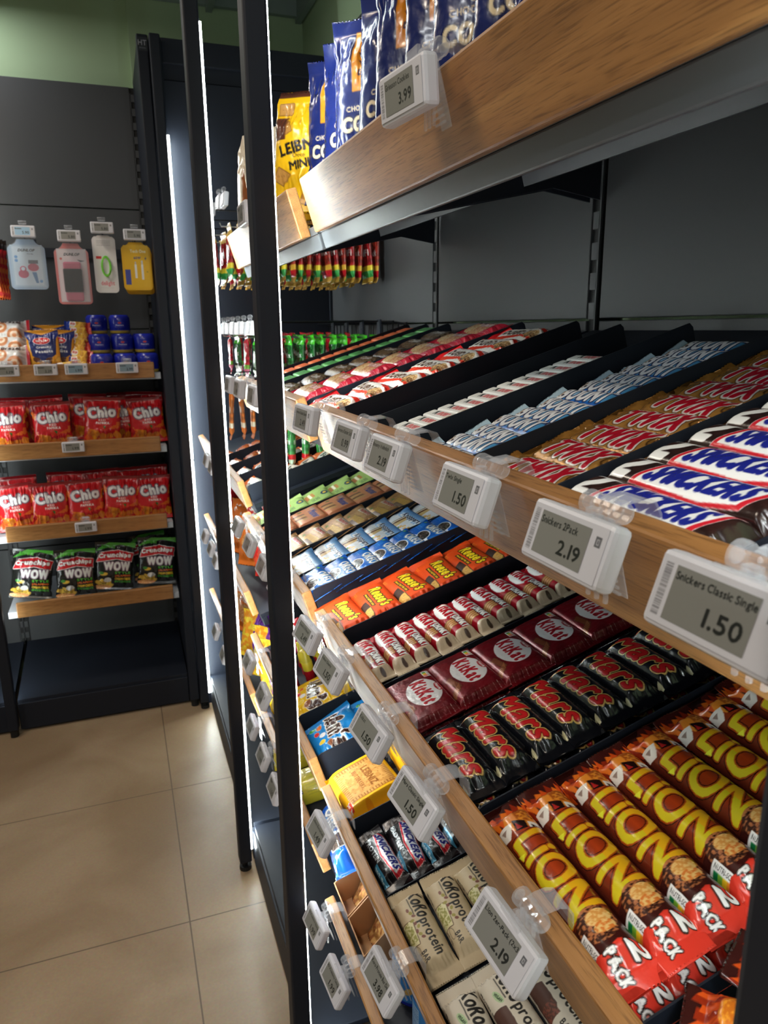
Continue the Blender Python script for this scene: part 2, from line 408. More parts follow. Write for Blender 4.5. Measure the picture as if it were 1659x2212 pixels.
# ------------------------------------------------------------------ room
MB().box((-4, -3.2, -.05), (1.2, 3.6, 0)).build('floor', M['floor'])['kind'] = 'structure'
MB().box((-4, -3.2, 3.0), (1.2, 3.6, 3.05)).build('ceiling', M['ceil'])['kind'] = 'structure'
MB().box((-4, 3.36, 0), (0.17, 3.6, 3.0)).box((0.17, 3.325, 0), (1.2, 3.6, 3.0)).build('wall_back', M['green'])['kind'] = 'structure'
MB().box((0.86, -3.2, 0), (1.2, 3.325, 3.0)).build('wall_right', M['green'])['kind'] = 'structure'
wl = mat('pale_wall_paint', (205, 203, 196), 0.7)
MB().box((-4.1, -3.2, 0), (-4, 3.6, 3.0)).build('wall_left', wl)['kind'] = 'structure'
MB().box((-4.1, -3.3, 0), (1.2, -3.2, 3.0)).build('wall_front', wl)['kind'] = 'structure'
g = MB()
for i in range(13):
    x = 0.86 - 0.02 - i * .36; g.box((x - .012, -1.5, 2.70), (x + .012, 3.32, 2.80))
for i in range(13):
    y = 3.30 - i * .36; g.box((-3.9, y - .012, 2.715), (0.855, y + .012, 2.80))
o = g.build('trim_1', M['beam']); o['kind'] = 'structure'
for i, (x, y, p, c) in enumerate(LAMPS):
    MB().box((x - .17, y - .17, 2.66), (x + .17, y + .17, 2.70), .004).build('ceiling_lamp_housing', M['white'])
    tag(bpy.context.scene.objects[-1], 'square white ceiling lamp set in the dark louvre ceiling', 'ceiling lamp', 'ceiling lamps over the aisle')

# ------------------------------------------------------------------ sloping shelves
AL = math.radians(17); CA, SA = math.cos(AL), math.sin(AL); X0 = .29
TOP = {1: 1.695, 2: 1.378, 3: 1.045, 4: .72, 5: .54, '5a': .49, 'c3': 1.11, 'c4': .81, 'c5': .51}
OFF = {1: .06, 2: .052, 3: .06, 4: .06, 5: .06, '5a': .06, 'c3': .06, 'c4': .06, 'c5': .06}
def T(k, s, y, h):
    return Vector((X0 + s * CA - h * SA, y, TOP[k] - OFF[k] + s * SA + h * CA))
def SF(k, s, y, h, yaw=0, extra=None):
    """frame on a sloping shelf: X reads towards the camera, Y climbs the slope, Z leaves the shelf"""
    m = frame((0, -1, 0), (CA, 0, SA), (-SA, 0, CA), T(k, s, y, h)) @ rot('Z', yaw)
    return m @ extra if extra is not None else m
def slope_box(mb, k, s0, s1, y0, y1, h0, h1, bev=0):
    mx = frame((CA, 0, SA), (0, 1, 0), (-SA, 0, CA), (X0, 0, TOP[k] - OFF[k]))
    mb.box((s0, y0, h0), (s1, y1, h1), bev, mx); return mb
wood_mx = None
def front_board(k, y0, y1, parent):
    me = MB().box((-.004, 0, OFF[k] - .072), (.014, y1 - y0, OFF[k] + .002), .0025).mesh('front_board', M['wood'])
    return link('front_board', me, parent, frame((CA, 0, SA), (0, 1, 0), (-SA, 0, CA), (X0, y0, TOP[k] - OFF[k])))
def shelf(k, y0, y1, parent, deep=.53, mesh_only=False):
    b = MB(); slope_box(b, k, .0145, deep, y0, y1, -.012, 0)
    slope_box(b, k, .0145, .030, y0, y1, -.036, -.0121, .002)
    slope_box(b, k, .36, .40, y0, y1, -.036, -.0121)
    sh = b.build('shelf', M['lip'] if k == 1 else M['dark'], parent)
    front_board(k, y0 + (.035 if y0 > 1 else .02), y1 - (.035 if y0 < 1 else .02), sh)
    for yy in (y0 + .004, y1 - .008):
        br = MB()
        pts = [(.33, TOP[k] - .05), (.70, TOP[k] + .012), (.79, TOP[k] + .0), (.79, TOP[k] + .075)]
        pts = [(.325, TOP[k] - .063), (.36, TOP[k] - .058), (.70, TOP[k] + .012), (.79, TOP[k] - .002), (.79, TOP[k] + .074)]
        br.prism(pts, 1, yy, yy + .004)
        br.build('shelf_bracket', M['dark'], sh)
    return sh
def slots(y0, y1, z0, z1, x):
    b = MB().box((x, y0 - .002, z0 - .02), (x + .004, y0 + .002, z1 + .02)); z = z0
    while z < z1:
        b.box((x, y0, z), (x + .004, y1, z + .028)); z += .05
    return b
def post(parent, y, far=False, ztop=2.5):
    """front post: y is its near face"""
    p = MB().box((.204, y, .03), (.238, y + .040, 2.42 if far else 2.6), .004).build('post', M['dark'], parent)
    MB().tube([(.221, y + .02, 0), (.221, y + .02, .012)], .017, 12).tube([(.221, y + .02, .012), (.221, y + .02, .032)], .008, 10).build('levelling_foot', M['black'], p)
    e = .0010 if y < 1.5 else .0038 if not far else .0068
    q = .003
    MB().box((.2365, y + q, .07), (.238 + e, y + .012, 1.015), .0006).build('light_strip', M['led'], p)
    MB().box((.2365, y + q, 1.022), (.238 + e, y + .012, ztop), .0006).build('light_strip', M['led'], p)
    return p
def unit(y0, y1, ks, label, posts, slot_mat='panel'):
    u = empty('shelving_unit', (.5, (y0 + y1) / 2, 0)); tag(u, label, 'shelving unit')
    mi = Matrix.Translation((-.5, -(y0 + y1) / 2, 0))
    parts = []
    b = MB()
    for z0, z1 in ((.13, .60), (.604, 1.05), (1.054, 1.497), (1.501, 1.95), (1.954, 2.41)):
        b.box((.800, y0 + .014, z0), (.815, y1 - .014, z1), .0015)
    parts.append(b.build('back_panel', M['panel']))
    b = MB().box((.806, y0 - .010, 0), (.85, y0 + .0135, 2.41)); parts.append(b.build('upright', M['black']))
    s = slots(y0 - .008, y0 + .011, .5, 2.38, .8015); parts.append(s.build('upright_slot', M['panel'])); 
    parts.append(MB().box((.252, y0 + .002, .118), (.80, y1 - .002, .132), .002).build('base_deck', M['dark']))
    parts.append(MB().box((.247, y0 + .002, .012), (.262, y1 - .002, .1175), .002).build('plinth', M['dark']))
    for k in ks: parts.append(shelf(k, y0 + .003, y1 - .003, None))
    for (py, far, zt) in posts: parts.append(post(None, py, far, zt))
    for p in parts:
        p.parent = u; p.matrix_parent_inverse = mi
    return u
unit(.17, 1.125, (1, 2, 3, 4, '5a'), 'nearest dark metal shelving unit on the right, full of chocolate bars', [(.132, False, 2.5), (1.103, False, 2.5)])
unit(1.135, 1.81, (1, 2, 3, 4, 5), 'narrow middle shelving unit of the right-hand row, between two lit posts', [(1.790, False, 2.125)])
unit(1.82, 2.79, ('c3', 'c4', 'c5'), 'far shelving unit of the right-hand row with hooks above its sloping shelves', [(2.765, True, 2.12)])

# end cabinet panel that closes the row
u = empty('end_panel', (.5, 2.84, 0)); tag(u, 'tall dark framed panel closing the far end of the right-hand row', 'panel')
mi = Matrix.Translation((-.5, -2.84, 0))
b = MB().box((.205, 2.812, 0), (.245, 2.86, 2.425), .002).box((.80, 2.812, 0), (.85, 2.86, 2.425), .002).box((.245, 2.812, 2.35), (.80, 2.86, 2.425), .002)
b.box((.245, 2.814, 0), (.80, 2.86, .12))
for p in (b.build('panel_frame', M['dark']), MB().box((.2455, 2.822, .12), (.7995, 2.85, 2.30)).box((.2455, 2.826, 2.304), (.7995, 2.85, 2.35)).build('panel_sheet', M['dark'])):
    p.parent = u; p.matrix_parent_inverse = mi

# dark wire rack low on the wall of the far unit
b = MB()
for i in range(18): b.tube([(.785, 2.0 + i * .045, 1.38), (.785, 2.0 + i * .045, 1.50), (.745, 2.0 + i * .045, 1.505)], .0022, 5)
b.tube([(.785, 1.98, 1.50), (.785, 2.79, 1.50)], .003, 6).tube([(.745, 1.98, 1.505), (.745, 2.79, 1.505)], .003, 6).tube([(.785, 1.98, 1.38), (.785, 2.79, 1.38)], .003, 6)
tag(b.build('wire_rack', M['wire']), 'thin black wire rack against the back wall of the far unit', 'rack')

# ------------------------------------------------------------------ snack unit at the end of the aisle
SX0, SX1, SYF, SYB = -.462, .165, 2.82, 3.30
u = empty('snack_shelving_unit', (-.15, 3.05, 0)); tag(u, 'dark shelving unit with crisps and cookies facing the aisle end', 'shelving unit')
mi = Matrix.Translation((.15, -3.05, 0)); parts = []
def snack_unit(x0, x1, parts, lit=True):
    b = MB()
    for z0, z1 in ((.16, .60), (.604, 1.05), (1.054, 1.49), (1.494, 1.954), (1.958, 2.40)):
        b.box((x0 + .014, SYB, z0), (x1 - .012, SYB + .015, z1), .0015)
    parts.append(b.build('back_panel', M['panel']))
    for x in (x0, x1 - .002):
        parts.append(MB().box((x - .012, SYB + .006, 0), (x + .013, SYB + .04, 2.40)).build('upright', M['black']))
        sl = MB().box((x - .010, SYB + .001, .19), (x - .006, SYB + .006, 2.38)); z = .2
        while z < 2.36: sl.box((x - .008, SYB + .001, z), (x + .009, SYB + .006, z + .026)); z += .05
        parts.append(sl.build('upright_slot', M['panel']))
    parts.append(MB().prism([(SYF + .03, .118), (SYF + .03, .130), (SYB, .186), (SYB, .17)], 0, x0, x1).build('base_deck', M['dark']))
    parts.append(MB().box((x0, SYF + .022, .01), (x1, SYF + .034, .117), .002).build('plinth', M['dark']))
snack_unit(SX0, SX1, parts)
SN = [1.317, 1.042, .741, .448]           # underside of each front board
for i, zb in enumerate(SN):
    sh = MB().box((SX0 + .004, 2.905, zb + .004), (SX1 - .004, SYB, zb + .018)).box((SX0 + .004, 2.896, zb - .006), (SX1 - .004, 2.9049, zb + .018), .001).build('shelf', M['lipwhite'])
    me = MB().box((0, 0, 0), (.018, .565, .057), .003).mesh('front_board', M['wood'])
    fb = link('front_board', me, sh, frame((0, 1, 0), (-1, 0, 0), (0, 0, 1), (.139, 2.875, zb)))
    parts.append(sh)
b = MB().box((SX0, 3.26, 1.765), (SX1, 3.275, 1.80)); parts.append(b.build('hook_rail', M['dark']))
for x in (.166, -.500):
    p = MB().box((x, SYF - .02, .03), (x + .036, SYF + .018, 2.425 if x > 0 else 2.6), .004).build('post', M['dark']); parts.append(p)
    MB().tube([(x + .018, SYF, 0), (x + .018, SYF, .034)], .015, 10).build('levelling_foot', M['black'], p)
    MB().box((x + .006, SYF + .0185, .13), (x + .030, SYF + .022, 2.1), .0012).build('light_strip', M['led_dim'], p)
parts.append(MB().box((.17, SYF + .02, .0), (.2, 3.31, 2.423), .002).build('side_panel', M['dark']))
A = Art(34, 40, (34, 39, 47), 4); A.text('HT', 17, 24, 15, (150, 156, 166), bold=.4); A.text('DESIGN', 17, 9, 3.6, (150, 156, 166), wd=20)
G = A.grid(34, 40); P = np.zeros((34, 40, 3)); P[..., 0] = np.linspace(.168, .200, 34)[:, None]; P[..., 1] = SYF - .0208; P[..., 2] = np.linspace(2.375, 2.415, 40)[None]
parts.append(link('maker_mark', grid_mesh('maker_mark', P, G, M['print'])))
for p in parts:
    p.parent = u; p.matrix_parent_inverse = mi
# the neighbouring unit, seen as a sliver
u = empty('snack_shelving_unit', (-.83, 3.05, 0)); tag(u, 'sliver of a dark shelving unit at the left edge, beside the snack unit', 'shelving unit')
mi = Matrix.Translation((.83, -3.05, 0)); parts = []
snack_unit(-1.16, -.476, parts)
for i, zb in enumerate(SN[:3]):
    parts.append(MB().box((-1.15, 2.905, zb + .004), (-.504, SYB, zb + .018)).build('shelf', M['lipwhite']))
for p in parts:
    p.parent = u; p.matrix_parent_inverse = mi

# ------------------------------------------------------------------ electronic price tags
def casing_mesh():
    return MB().box((-.038, -.019, -.014), (.038, .019, 0), .0035).mesh('casing', M['white'], False)
CAS = casing_mesh()
def rib_clip():
    b = MB(); N = 9
    path = []
    for i in range(N): path.append((-.004, -.017 + .034 * i / (N - 1), .008))
    b.tube(path, [.0062, .0078, .0062, .0078, .0062, .0078, .0062, .0082, .0082], 14)
    b.tube([(-.004, .0172, .008), (-.004, .0185, .008)], .0045, 10)
    # arch over the board and the tongue inside
    pts = [(-.002, .011), (.004, .0135), (.014, .0145), (.022, .012), (.027, .004), (.028, -.012), (.0265, -.012), (.0255, .003), (.021, .0105), (.014, .0128), (.005, .012)]
    b.prism(pts, 1, -.011, .011)
    # ribbed leg lying in front of the board
    for k in range(3):
        b.box((-.0085, -.010 + k * .0085, -.048), (-.0065, -.0075 + k * .0085, .004))
    b.prism([(-.0062, .003), (-.0052, .003), (.0085, -.047), (.0075, -.047)], 1, -.0095, .0095)
    for k in range(7): b.box((-.010 + .0016 * k + .002, -.0095, -.016 - .0045 * k), (-.0085 + .0016 * k + .002, .0095, -.0175 - .0045 * k))
    # holder arm to the tag
    b.box((-.024, -.013, -.003), (-.008, .013, .001)).box((-.024, -.013, -.003), (-.021, .013, .008)).box((-.016, -.004, -.001), (-.010, .004, .009))
    return b.mesh('clip', M['clear'])
CLIP = rib_clip()
def tag_face(name, price, big=True, tint=(132, 133, 129)):
    k = 5 if big else 3
    A = Art(70, 32, (208, 209, 218), k)
    A.bars(2.0, 3, 7.5, 29, c=(120, 120, 126), bg=(206, 207, 216), vert=False, seed=len(name))
    A.rect(61, 20, 66, 26, (96, 98, 104)).rect(62.3, 21.3, 64.7, 24.7, (180, 182, 188)).rect(63.0, 21.9, 64.0, 24.1, (96, 98, 104))
    nu, nv = (150, 70) if big else (70, 32)
    P = np.zeros((nu, nv, 3)); P[..., 0] = np.linspace(-.035, .035, nu)[:, None]; P[..., 1] = np.linspace(-.016, .016, nv)[None]; P[..., 2] = .0003
    plate = grid_mesh('face_plate', P, A.grid(nu, nv), M['print'])
    B = Art(47, 26, tint, k + 1)
    dk = (38, 40, 40)
    if name: B.text(name, 1.2 + min(45, len(name) * 2.5) / 2, 20.8, 4.8 if any(c in name for c in 'gpyjQ(') else 4.3, dk, wd=min(45, len(name) * 2.5), bold=.22)
    B.text(price, 33, 8.6, 8.2, dk, wd=20, bold=.5)
    nu, nv = (170, 90) if big else (70, 38)
    P = np.zeros((nu, nv, 3)); P[..., 0] = np.linspace(-.0255, .0215, nu)[:, None]; P[..., 1] = np.linspace(-.013, .013, nv)[None]; P[..., 2] = .0006
    scr = grid_mesh('screen', P, B.grid(nu, nv), M['screen'])
    return plate, scr
_faces = {}
def price_tag(loc, name, price, label, lean=18, big=True, rz=0, yaw=0, tint=(132, 133, 129), group=None, clip=True, drop=0):
    e = empty('price_tag', loc, rz); tag(e, label, 'price tag', group or 'electronic price tags clipped along the shelf fronts')
    l = math.radians(lean)
    mx = frame((0, -1, 0), (math.sin(l), 0, math.cos(l)), (-math.cos(l), 0, math.sin(l)), (-.033, 0, -.009 - drop)) @ rot('Y', yaw)
    key = (name, price, big, tint)
    if key not in _faces: _faces[key] = tag_face(name, price, big, tint)
    pl, sr = _faces[key]
    cs = link('casing', CAS, e, mx)
    link('face_plate', pl, e, mx); link('screen', sr, e, mx)
    if clip: link('clip', CLIP, e)
    return e
BX = .268
G1 = (132, 133, 129)
for (k, y, nm, pr, lab, lean, yaw) in [
    (1, .605, 'Griesson Cookies', '3.99', 'white price tag reading 3.99 clipped to the top shelf board below the cookie bags', -4, 7),
    (2, .985, 'Ferrero Kinder Bueno', '2.49', 'white price tag reading 2.49 below the white and red crispy bars', 10, 4),
    (2, .785, 'Ferrero Kinder Sch', '0.99', 'white price tag reading 0.99 below the small white and red bars', 16, 3),
    (2, .662, 'Bounty Vollmilch', '2.19', 'white price tag reading 2.19 below the light blue coconut bars', 18, 2),
    (2, .490, 'Twix Single', '1.50', 'white price tag reading 1.50 below the golden wafer bars', 18, 0),
    (2, .348, 'Snickers 2Pack', '2.19', 'white price tag reading 2.19 below the brown double bars with blue lettering', 18, 2),
    (2, .2325, 'Snickers Classic Single', '1.50', 'largest nearest price tag reading 1.50 at the right edge', 18, 2),
    (3, 1.024, "Reese's 3 Pieces", '2.49', 'white price tag reading 2.49 below the orange peanut cup packs', 26, 6),
    (3, .893, 'Kitkat Chunky', '1.50', 'white price tag reading 1.50 below the narrow red and cream wafer bars', 28, 6),
    (3, .724, 'Kitkat', '1.50', 'white price tag reading 1.50 below the square dark red wafer packs', 30, 5),
    (3, .587, 'Mars Classic Single', '1.50', 'white price tag reading 1.50 below the black bars with red script', 32, 5),
    (3, .407, 'Lion 2er-Pack (2x3', '2.19', 'white price tag reading 2.19 below the long orange bars with yellow letters', 32, 4),
    (4, .985, 'Leibniz Butterkeks', '1.49', 'white price tag reading 1.49 below the yellow butter biscuit packs', 30, 5),
    (4, .695, 'Koro Protein Bar De', '3.98', 'white price tag reading 3.98 below the beige protein bars', 32, 5),
    ('5a', 1.045, 'Mr.Knabbits Süssig', '1.99', 'white price tag reading 1.99 at the far end of the lowest sloping shelf board', 26, 5),
    ('5a', .925, 'Mr.Knabbits Salzig', '1.99', 'white price tag reading 1.99 on the lowest sloping board, beside the 3.98 tag', 30, 5)]:
    price_tag((BX, y, TOP[k]), nm, pr, lab, lean, True, 0, yaw, drop=.014 if k == 1 else 0)
far = [(1, 1.385, '4.29', 'price tag on the pale top board of the middle unit, left of the near post', 0),
       (2, 1.69, '1.79', 'farthest of the three tags on the second shelf board of the middle unit', 8),
       (2, 1.555, '1.49', 'middle of the three tags on the second shelf board of the middle unit', 8),
       (2, 1.385, '2.49', 'nearest of three tags on second board of the middle unit, beside the post', 8),
       (3, 1.70, '2.29', 'farthest tag on the third board of the middle unit, below the green packs', 22),
       (3, 1.535, '1.99', 'second tag from the far end of the third board of the middle unit', 22),
       (3, 1.375, '1.50', 'third tag from the far end of the third board of the middle unit', 22),
       (3, 1.255, '1.20', 'tag on the third board of the middle unit, half hidden by the near post', 22),
       (4, 1.645, '1.99', 'far tag on the fourth board of the middle unit, above the purple bag', 26),
       (4, 1.465, '2.49', 'near tag on the fourth board of the middle unit, left of the near post', 26),
       (5, 1.655, '1.79', 'farthest tag on the lowest board of the middle unit', 24),
       (5, 1.515, '1.99', 'middle tag on the lowest board of the middle unit', 24),
       (5, 1.385, '1.50', 'nearest tag on the lowest board of the middle unit, above the dark deck', 24),
       ('c3', 2.275, '2.29', 'far tag on the upper board of the far unit beside the lit post', 14),
       ('c3', 2.145, '1.79', 'near tag on the upper board of the far unit beside the lit post', 14),
       ('c4', 2.49, '1.99', 'farthest of three tags on the middle board of the far unit', 20),
       ('c4', 2.33, '1.50', 'middle of three tags on the middle board of the far unit', 20),
       ('c4', 2.20, '2.49', 'nearest of three tags on the middle board of the far unit', 20),
       ('c5', 2.36, '1.99', 'far tag on the lowest board of the far unit', 22),
       ('c5', 2.165, '1.49', 'near tag on the lowest board of the far unit', 22)]
for k, y, pr, lab, lean in far: price_tag((BX, y, TOP[k]), 'Riegel', pr, lab, lean, False, 0, 0)
for x, z, pr, lab, t in [(-.346, 1.374, '1.19', 'price tag below the white pretzel bags, at the left picture edge', G1), (-.225, 1.374, '2.29', 'price tag below the navy and orange nut bag', G1),
                      (-.126, 1.374, '1.99', 'price tag below the stacked yellow and blue snack packs', (124, 150, 168)), (.044, 1.374, '2.99', 'price tag below the dark blue nut tins', (124, 150, 168)),
                      (-.165, 1.099, '1.99', 'price tag on the board of the upper row of red crisp bags', G1), (-.153, .798, '1.99', 'price tag on the board of the lower row of red crisp bags', G1)]:
    price_tag((x, 2.875, z), 'Snackmix', pr, lab, 0, False, math.pi / 2, 0, t, drop=.008)

# ------------------------------------------------------------------ products: prints
WH = (240, 240, 238); BK = (18, 18, 20)
def art_snickers2():
    A = Art(176, 74, (48, 26, 22), 4); m = A.Y > 0; A.mottle(m, (50, 27, 23), (38, 20, 18), 8)
    A.poly([(42, 18), (56, 58), (92, 60), (156, 57), (142, 20), (110, 15)], (206, 34, 48), ol=(240, 240, 240), olw=.6)
    A.poly([(47, 21), (59, 55), (92, 57), (151, 54), (138, 23), (110, 18)], WH)
    A.text('SNICKERS', 98, 38, 25, (30, 38, 134), wd=84, shear=.30, bold=2.4, grow=-.08)
    A.text('2', 27, 39, 35, WH, wd=25, shear=.35, bold=3.4)
    A.lines(4, 20, 10, 56, (150, 130, 120), 9)
    return A.grid(300, 84)
def art_twix(v=0):
    A = Art(146, 80, (172, 122, 56), 4); A.mottle(A.Y > 0, (178, 128, 60), (150, 104, 46), 12)
    A.text('TWIX', 74, 40, 29, (200, 20, 46), wd=78, shear=.3, bold=2.8, ol=[(5.4, (84, 46, 22)), (3.8, (250, 246, 240))], grow=.1)
    A.ell(124, 40, 9, 9, (90, 58, 24)); A.ell(124, 40, 7, 7, (150, 108, 52)); A.ell(124, 40, 5.4, 5.4, (100, 66, 30), noise=(150, 108, 52))
    A.lines(20, 12, 60, 20, (90, 60, 30), 3)
    return A.grid(240, 80)
def art_bounty():
    A = Art(128, 64, (120, 180, 222), 4); A.gradx(0, 128, (186, 214, 230), (50, 130, 190)); A.grady(0, 26, (8, 60, 140), (10, 100, 190), 14, 128)
    A.mottle((A.Y > 46) & (A.X > 20), (24, 110, 184), (150, 200, 228), 7)
    A.text('BOUNTY', 72, 34, 19, (232, 234, 238), wd=90, shear=.28, bold=1.9, ol=[(2.8, (28, 40, 84))], arc=2)
    A.ell(22, 32, 8, 6, (110, 80, 60), noise=(240, 240, 240)); A.lines(6, 20, 14, 48, (60, 110, 150), 7)
    return A.grid(200, 60)
def art_kinder():
    A = Art(86, 34, (238, 238, 234), 4)
    A.text('K', 24, 20, 9.5, (24, 22, 24), bold=1.1); A.text('inder', 44, 20, 9, (206, 30, 36), wd=27, bold=.9)
    A.rect(0, 4, 86, 7, (170, 200, 230)); A.ell(68, 14, 9, 8, (150, 110, 80), noise=(230, 225, 215)); A.ell(74, 25, 6, 4, (120, 180, 225)); A.rect(2, 26, 12, 31, (206, 30, 36))
    return A.grid(130, 40)
def art_flat(c, t, tc, side):
    A = Art(100, 40, c, 3); A.rect(0, 0, 22, 40, side); A.text(t, 58, 20, 12, tc, wd=50, bold=.8); A.mottle((A.X > 84), side, (150, 110, 80), 3)
    return A.grid(90, 30)
def art_bueno():
    A = Art(140, 76, (232, 228, 220), 4); A.rect(0, 0, 18, 76, (204, 30, 34)); A.rect(126, 0, 140, 76, (204, 30, 34))
    A.poly([(18, 14), (90, 26), (140, 14), (140, 26), (92, 33), (18, 24)], (222, 60, 40)); A.poly([(18, 52), (60, 62), (140, 46), (140, 56), (60, 76), (18, 66)], (214, 50, 36))
    A.text('bueno', 66, 42, 20, (92, 58, 38), wd=70, shear=.2, bold=1.3, ol=[(1.4, WH)])
    A.text('K', 34, 58, 7, BK, bold=.7); A.text('inder', 47, 58, 6.5, (200, 26, 32), bold=.5)
    A.ell(106, 38, 15, 8, (168, 118, 66), rot=20, noise=(220, 190, 140)); A.ell(112, 30, 12, 6, (92, 56, 34), rot=20, noise=(190, 150, 100)); A.bars(112, 58, 124, 70)
    return A.grid(200, 80)
def art_crisp():
    A = Art(140, 70, (190, 38, 58), 4); A.ell(66, 36, 46, 24, (214, 176, 128), noise=(190, 120, 90)); A.mottle(A.X > 200, WH, WH)
    A.text('Dickmann', 78, 42, 14, (250, 232, 220), wd=60, shear=.15, bold=.9, ol=[(1.5, (150, 20, 40))]); A.ell(44, 30, 20, 12, (232, 206, 160), rot=20, noise=(200, 150, 96))
    A.lines(96, 16, 128, 26, WH, 3); return A.grid(150, 60)
def art_dark():
    A = Art(120, 66, (70, 54, 44), 4); A.ell(60, 33, 44, 20, (150, 132, 108), noise=(96, 72, 52)); A.text('Duplo', 62, 36, 15, WH, wd=48, bold=1.0, shear=.2, ol=[(1.2, (60, 40, 30))])
    return A.grid(120, 50)
def art_lion():
    A = Art(206, 62, (62, 22, 18), 4)
    A.grady(8, 31, (60, 20, 16), (176, 62, 22), 40, 150); A.grady(31, 54, (176, 62, 22), (60, 20, 16), 40, 150)
    # flowing mane, open jaw
    for i in range(11):
        a = 6 + i * 4.6; A.poly([(3 + (i * 5) % 7, a - 1), (16, a - 3), (34, a + 1), (38, a + 4), (20, a + 4), (9 + (i * 3) % 5, a + 3)], [(214, 84, 26), (146, 44, 20), (232, 120, 36)][i % 3])
    A.poly([(22, 26), (34, 22), (46, 26), (48, 36), (44, 46), (32, 50), (22, 44)], (226, 138, 44)); A.mottle((A.X > 24) & (A.X < 40) & (A.Y > 32) & (A.Y < 47), (230, 146, 48), (170, 84, 28), 2)
    A.poly([(34, 28), (47, 27), (49, 35), (40, 36)], (34, 14, 12)); A.poly([(38, 29), (46, 28), (46, 32)], (176, 36, 34))
    A.poly([(32, 14), (44, 12), (49, 20), (44, 24), (36, 27), (34, 21)], (234, 230, 222)); A.poly([(36, 16), (42, 18), (38, 22)], (150, 130, 120))
    A.poly([(42, 37), (50, 36), (50, 43), (44, 45)], (234, 230, 222)); A.poly([(46, 38), (50, 38), (49, 41)], (30, 14, 12)); A.poly([(33, 41), (39, 42), (37, 44)], (24, 10, 8))
    A.text('LiON', 99, 31, 27, (214, 196, 34), wd=90, shear=-.12, bold=1.7, ol=[(3.4, (40, 14, 10)), (2.0, (170, 70, 20))], grow=.12, c2=(232, 176, 28))
    A.poly([(66, 16), (74, 18), (70, 22)], (236, 240, 60))
    A.ell(158, 30, 15, 13, (58, 30, 22), noise=(180, 110, 66)); A.ell(154, 33, 7, 8, (216, 150, 74), noise=(232, 190, 120)); A.ell(163, 33, 5, 7, (214, 120, 50), noise=(232, 190, 120))
    A.nutri(158, 5, 28, 15)
    A.poly([(178, 0), (176, 18), (180, 24), (176, 34), (181, 44), (178, 62), (206, 62), (206, 0)], (222, 60, 44))
    A.text('2', 186, 43, 12, WH, wd=11, shear=.3, bold=1.2, ol=[(1.7, (30, 16, 14))]); A.text('PACK', 189, 26, 7, WH, wd=20, bold=.7, ol=[(1.2, (30, 16, 14))])
    return A.grid(380, 92)
def art_lion1():
    A = Art(130, 60, (58, 22, 18), 4)
    for i in range(9): A.poly([(4 + (i % 3) * 3, 8 + i * 5), (34, 12 + i * 4), (38, 18 + i * 4), (8 + (i % 2) * 4, 15 + i * 5)], (214, 84, 26) if i % 2 else (150, 44, 18))
    A.ell(42, 30, 18, 15, (232, 150, 44), noise=(206, 110, 30)); A.ell(52, 24, 9, 6, WH, rot=30); A.ell(58, 34, 6, 5, (30, 14, 12)); A.ell(40, 36, 3, 2, BK); A.ell(44, 14, 9, 4, WH)
    A.text('LiON', 92, 31, 22, (222, 206, 36), wd=56, bold=1.8, ol=[(3, (40, 14, 10)), (2, (170, 70, 20))]); return A.grid(220, 80)
def art_mars():
    A = Art(124, 74, (14, 16, 22), 4)
    A.text('Mars', 62, 37, 27, (190, 32, 34), wd=86, shear=.38, bold=1.4, ol=[(3.6, (214, 178, 100)), (1.5, (110, 18, 20))], grow=-.12)
    A.rect(8, 20, 15, 54, (70, 74, 80)).lines(9, 22, 14, 52, (200, 200, 200), 8)
    for i in range(6): A.ell(30 + i * 12, 58 - i % 2 * 3, 1.6, .9, (150, 26, 28), rot=40)
    A.poly([(104, 4), (114, 8), (113, 18), (103, 16)], (206, 200, 160)); A.lines(20, 4, 90, 12, (120, 120, 120), 4)
    A.bars(96, 60, 112, 70, bg=(190, 190, 180)); return A.grid(240, 92)
def art_kitkat():
    A = Art(118, 80, (112, 14, 24), 4); A.mottle(A.Y > 0, (116, 15, 26), (98, 11, 21), 14)
    A.ell(58, 46, 31, 20, (226, 226, 228)); A.text('KitKat', 58, 46, 17, (178, 20, 36), wd=52, bold=1.5, shear=.12, grow=0)
    A.ell(58, 64, 10, 4, (170, 20, 34), ol=(230, 190, 190), olw=.4); A.text('Nestle', 58, 64, 3.6, WH, wd=15, bold=.25)
    A.poly([(56, 22), (84, 26), (86, 20), (60, 15)], (120, 66, 40), ol=(70, 36, 24), olw=.6); A.poly([(74, 26), (88, 22), (98, 10), (90, 6), (82, 18)], (150, 92, 56), ol=(80, 40, 26), olw=.6)
    for i in range(4): A.rect(82 + i * 3, 10, 83 + i * 3, 22, (96, 52, 32))
    A.nutri(14, 58, 14, 9); A.lines(104, 8, 112, 74, (190, 150, 150), 12); A.text('Have a break, have a KitKat', 60, 5.5, 3, (200, 150, 150), wd=60)
    return A.grid(230, 120)
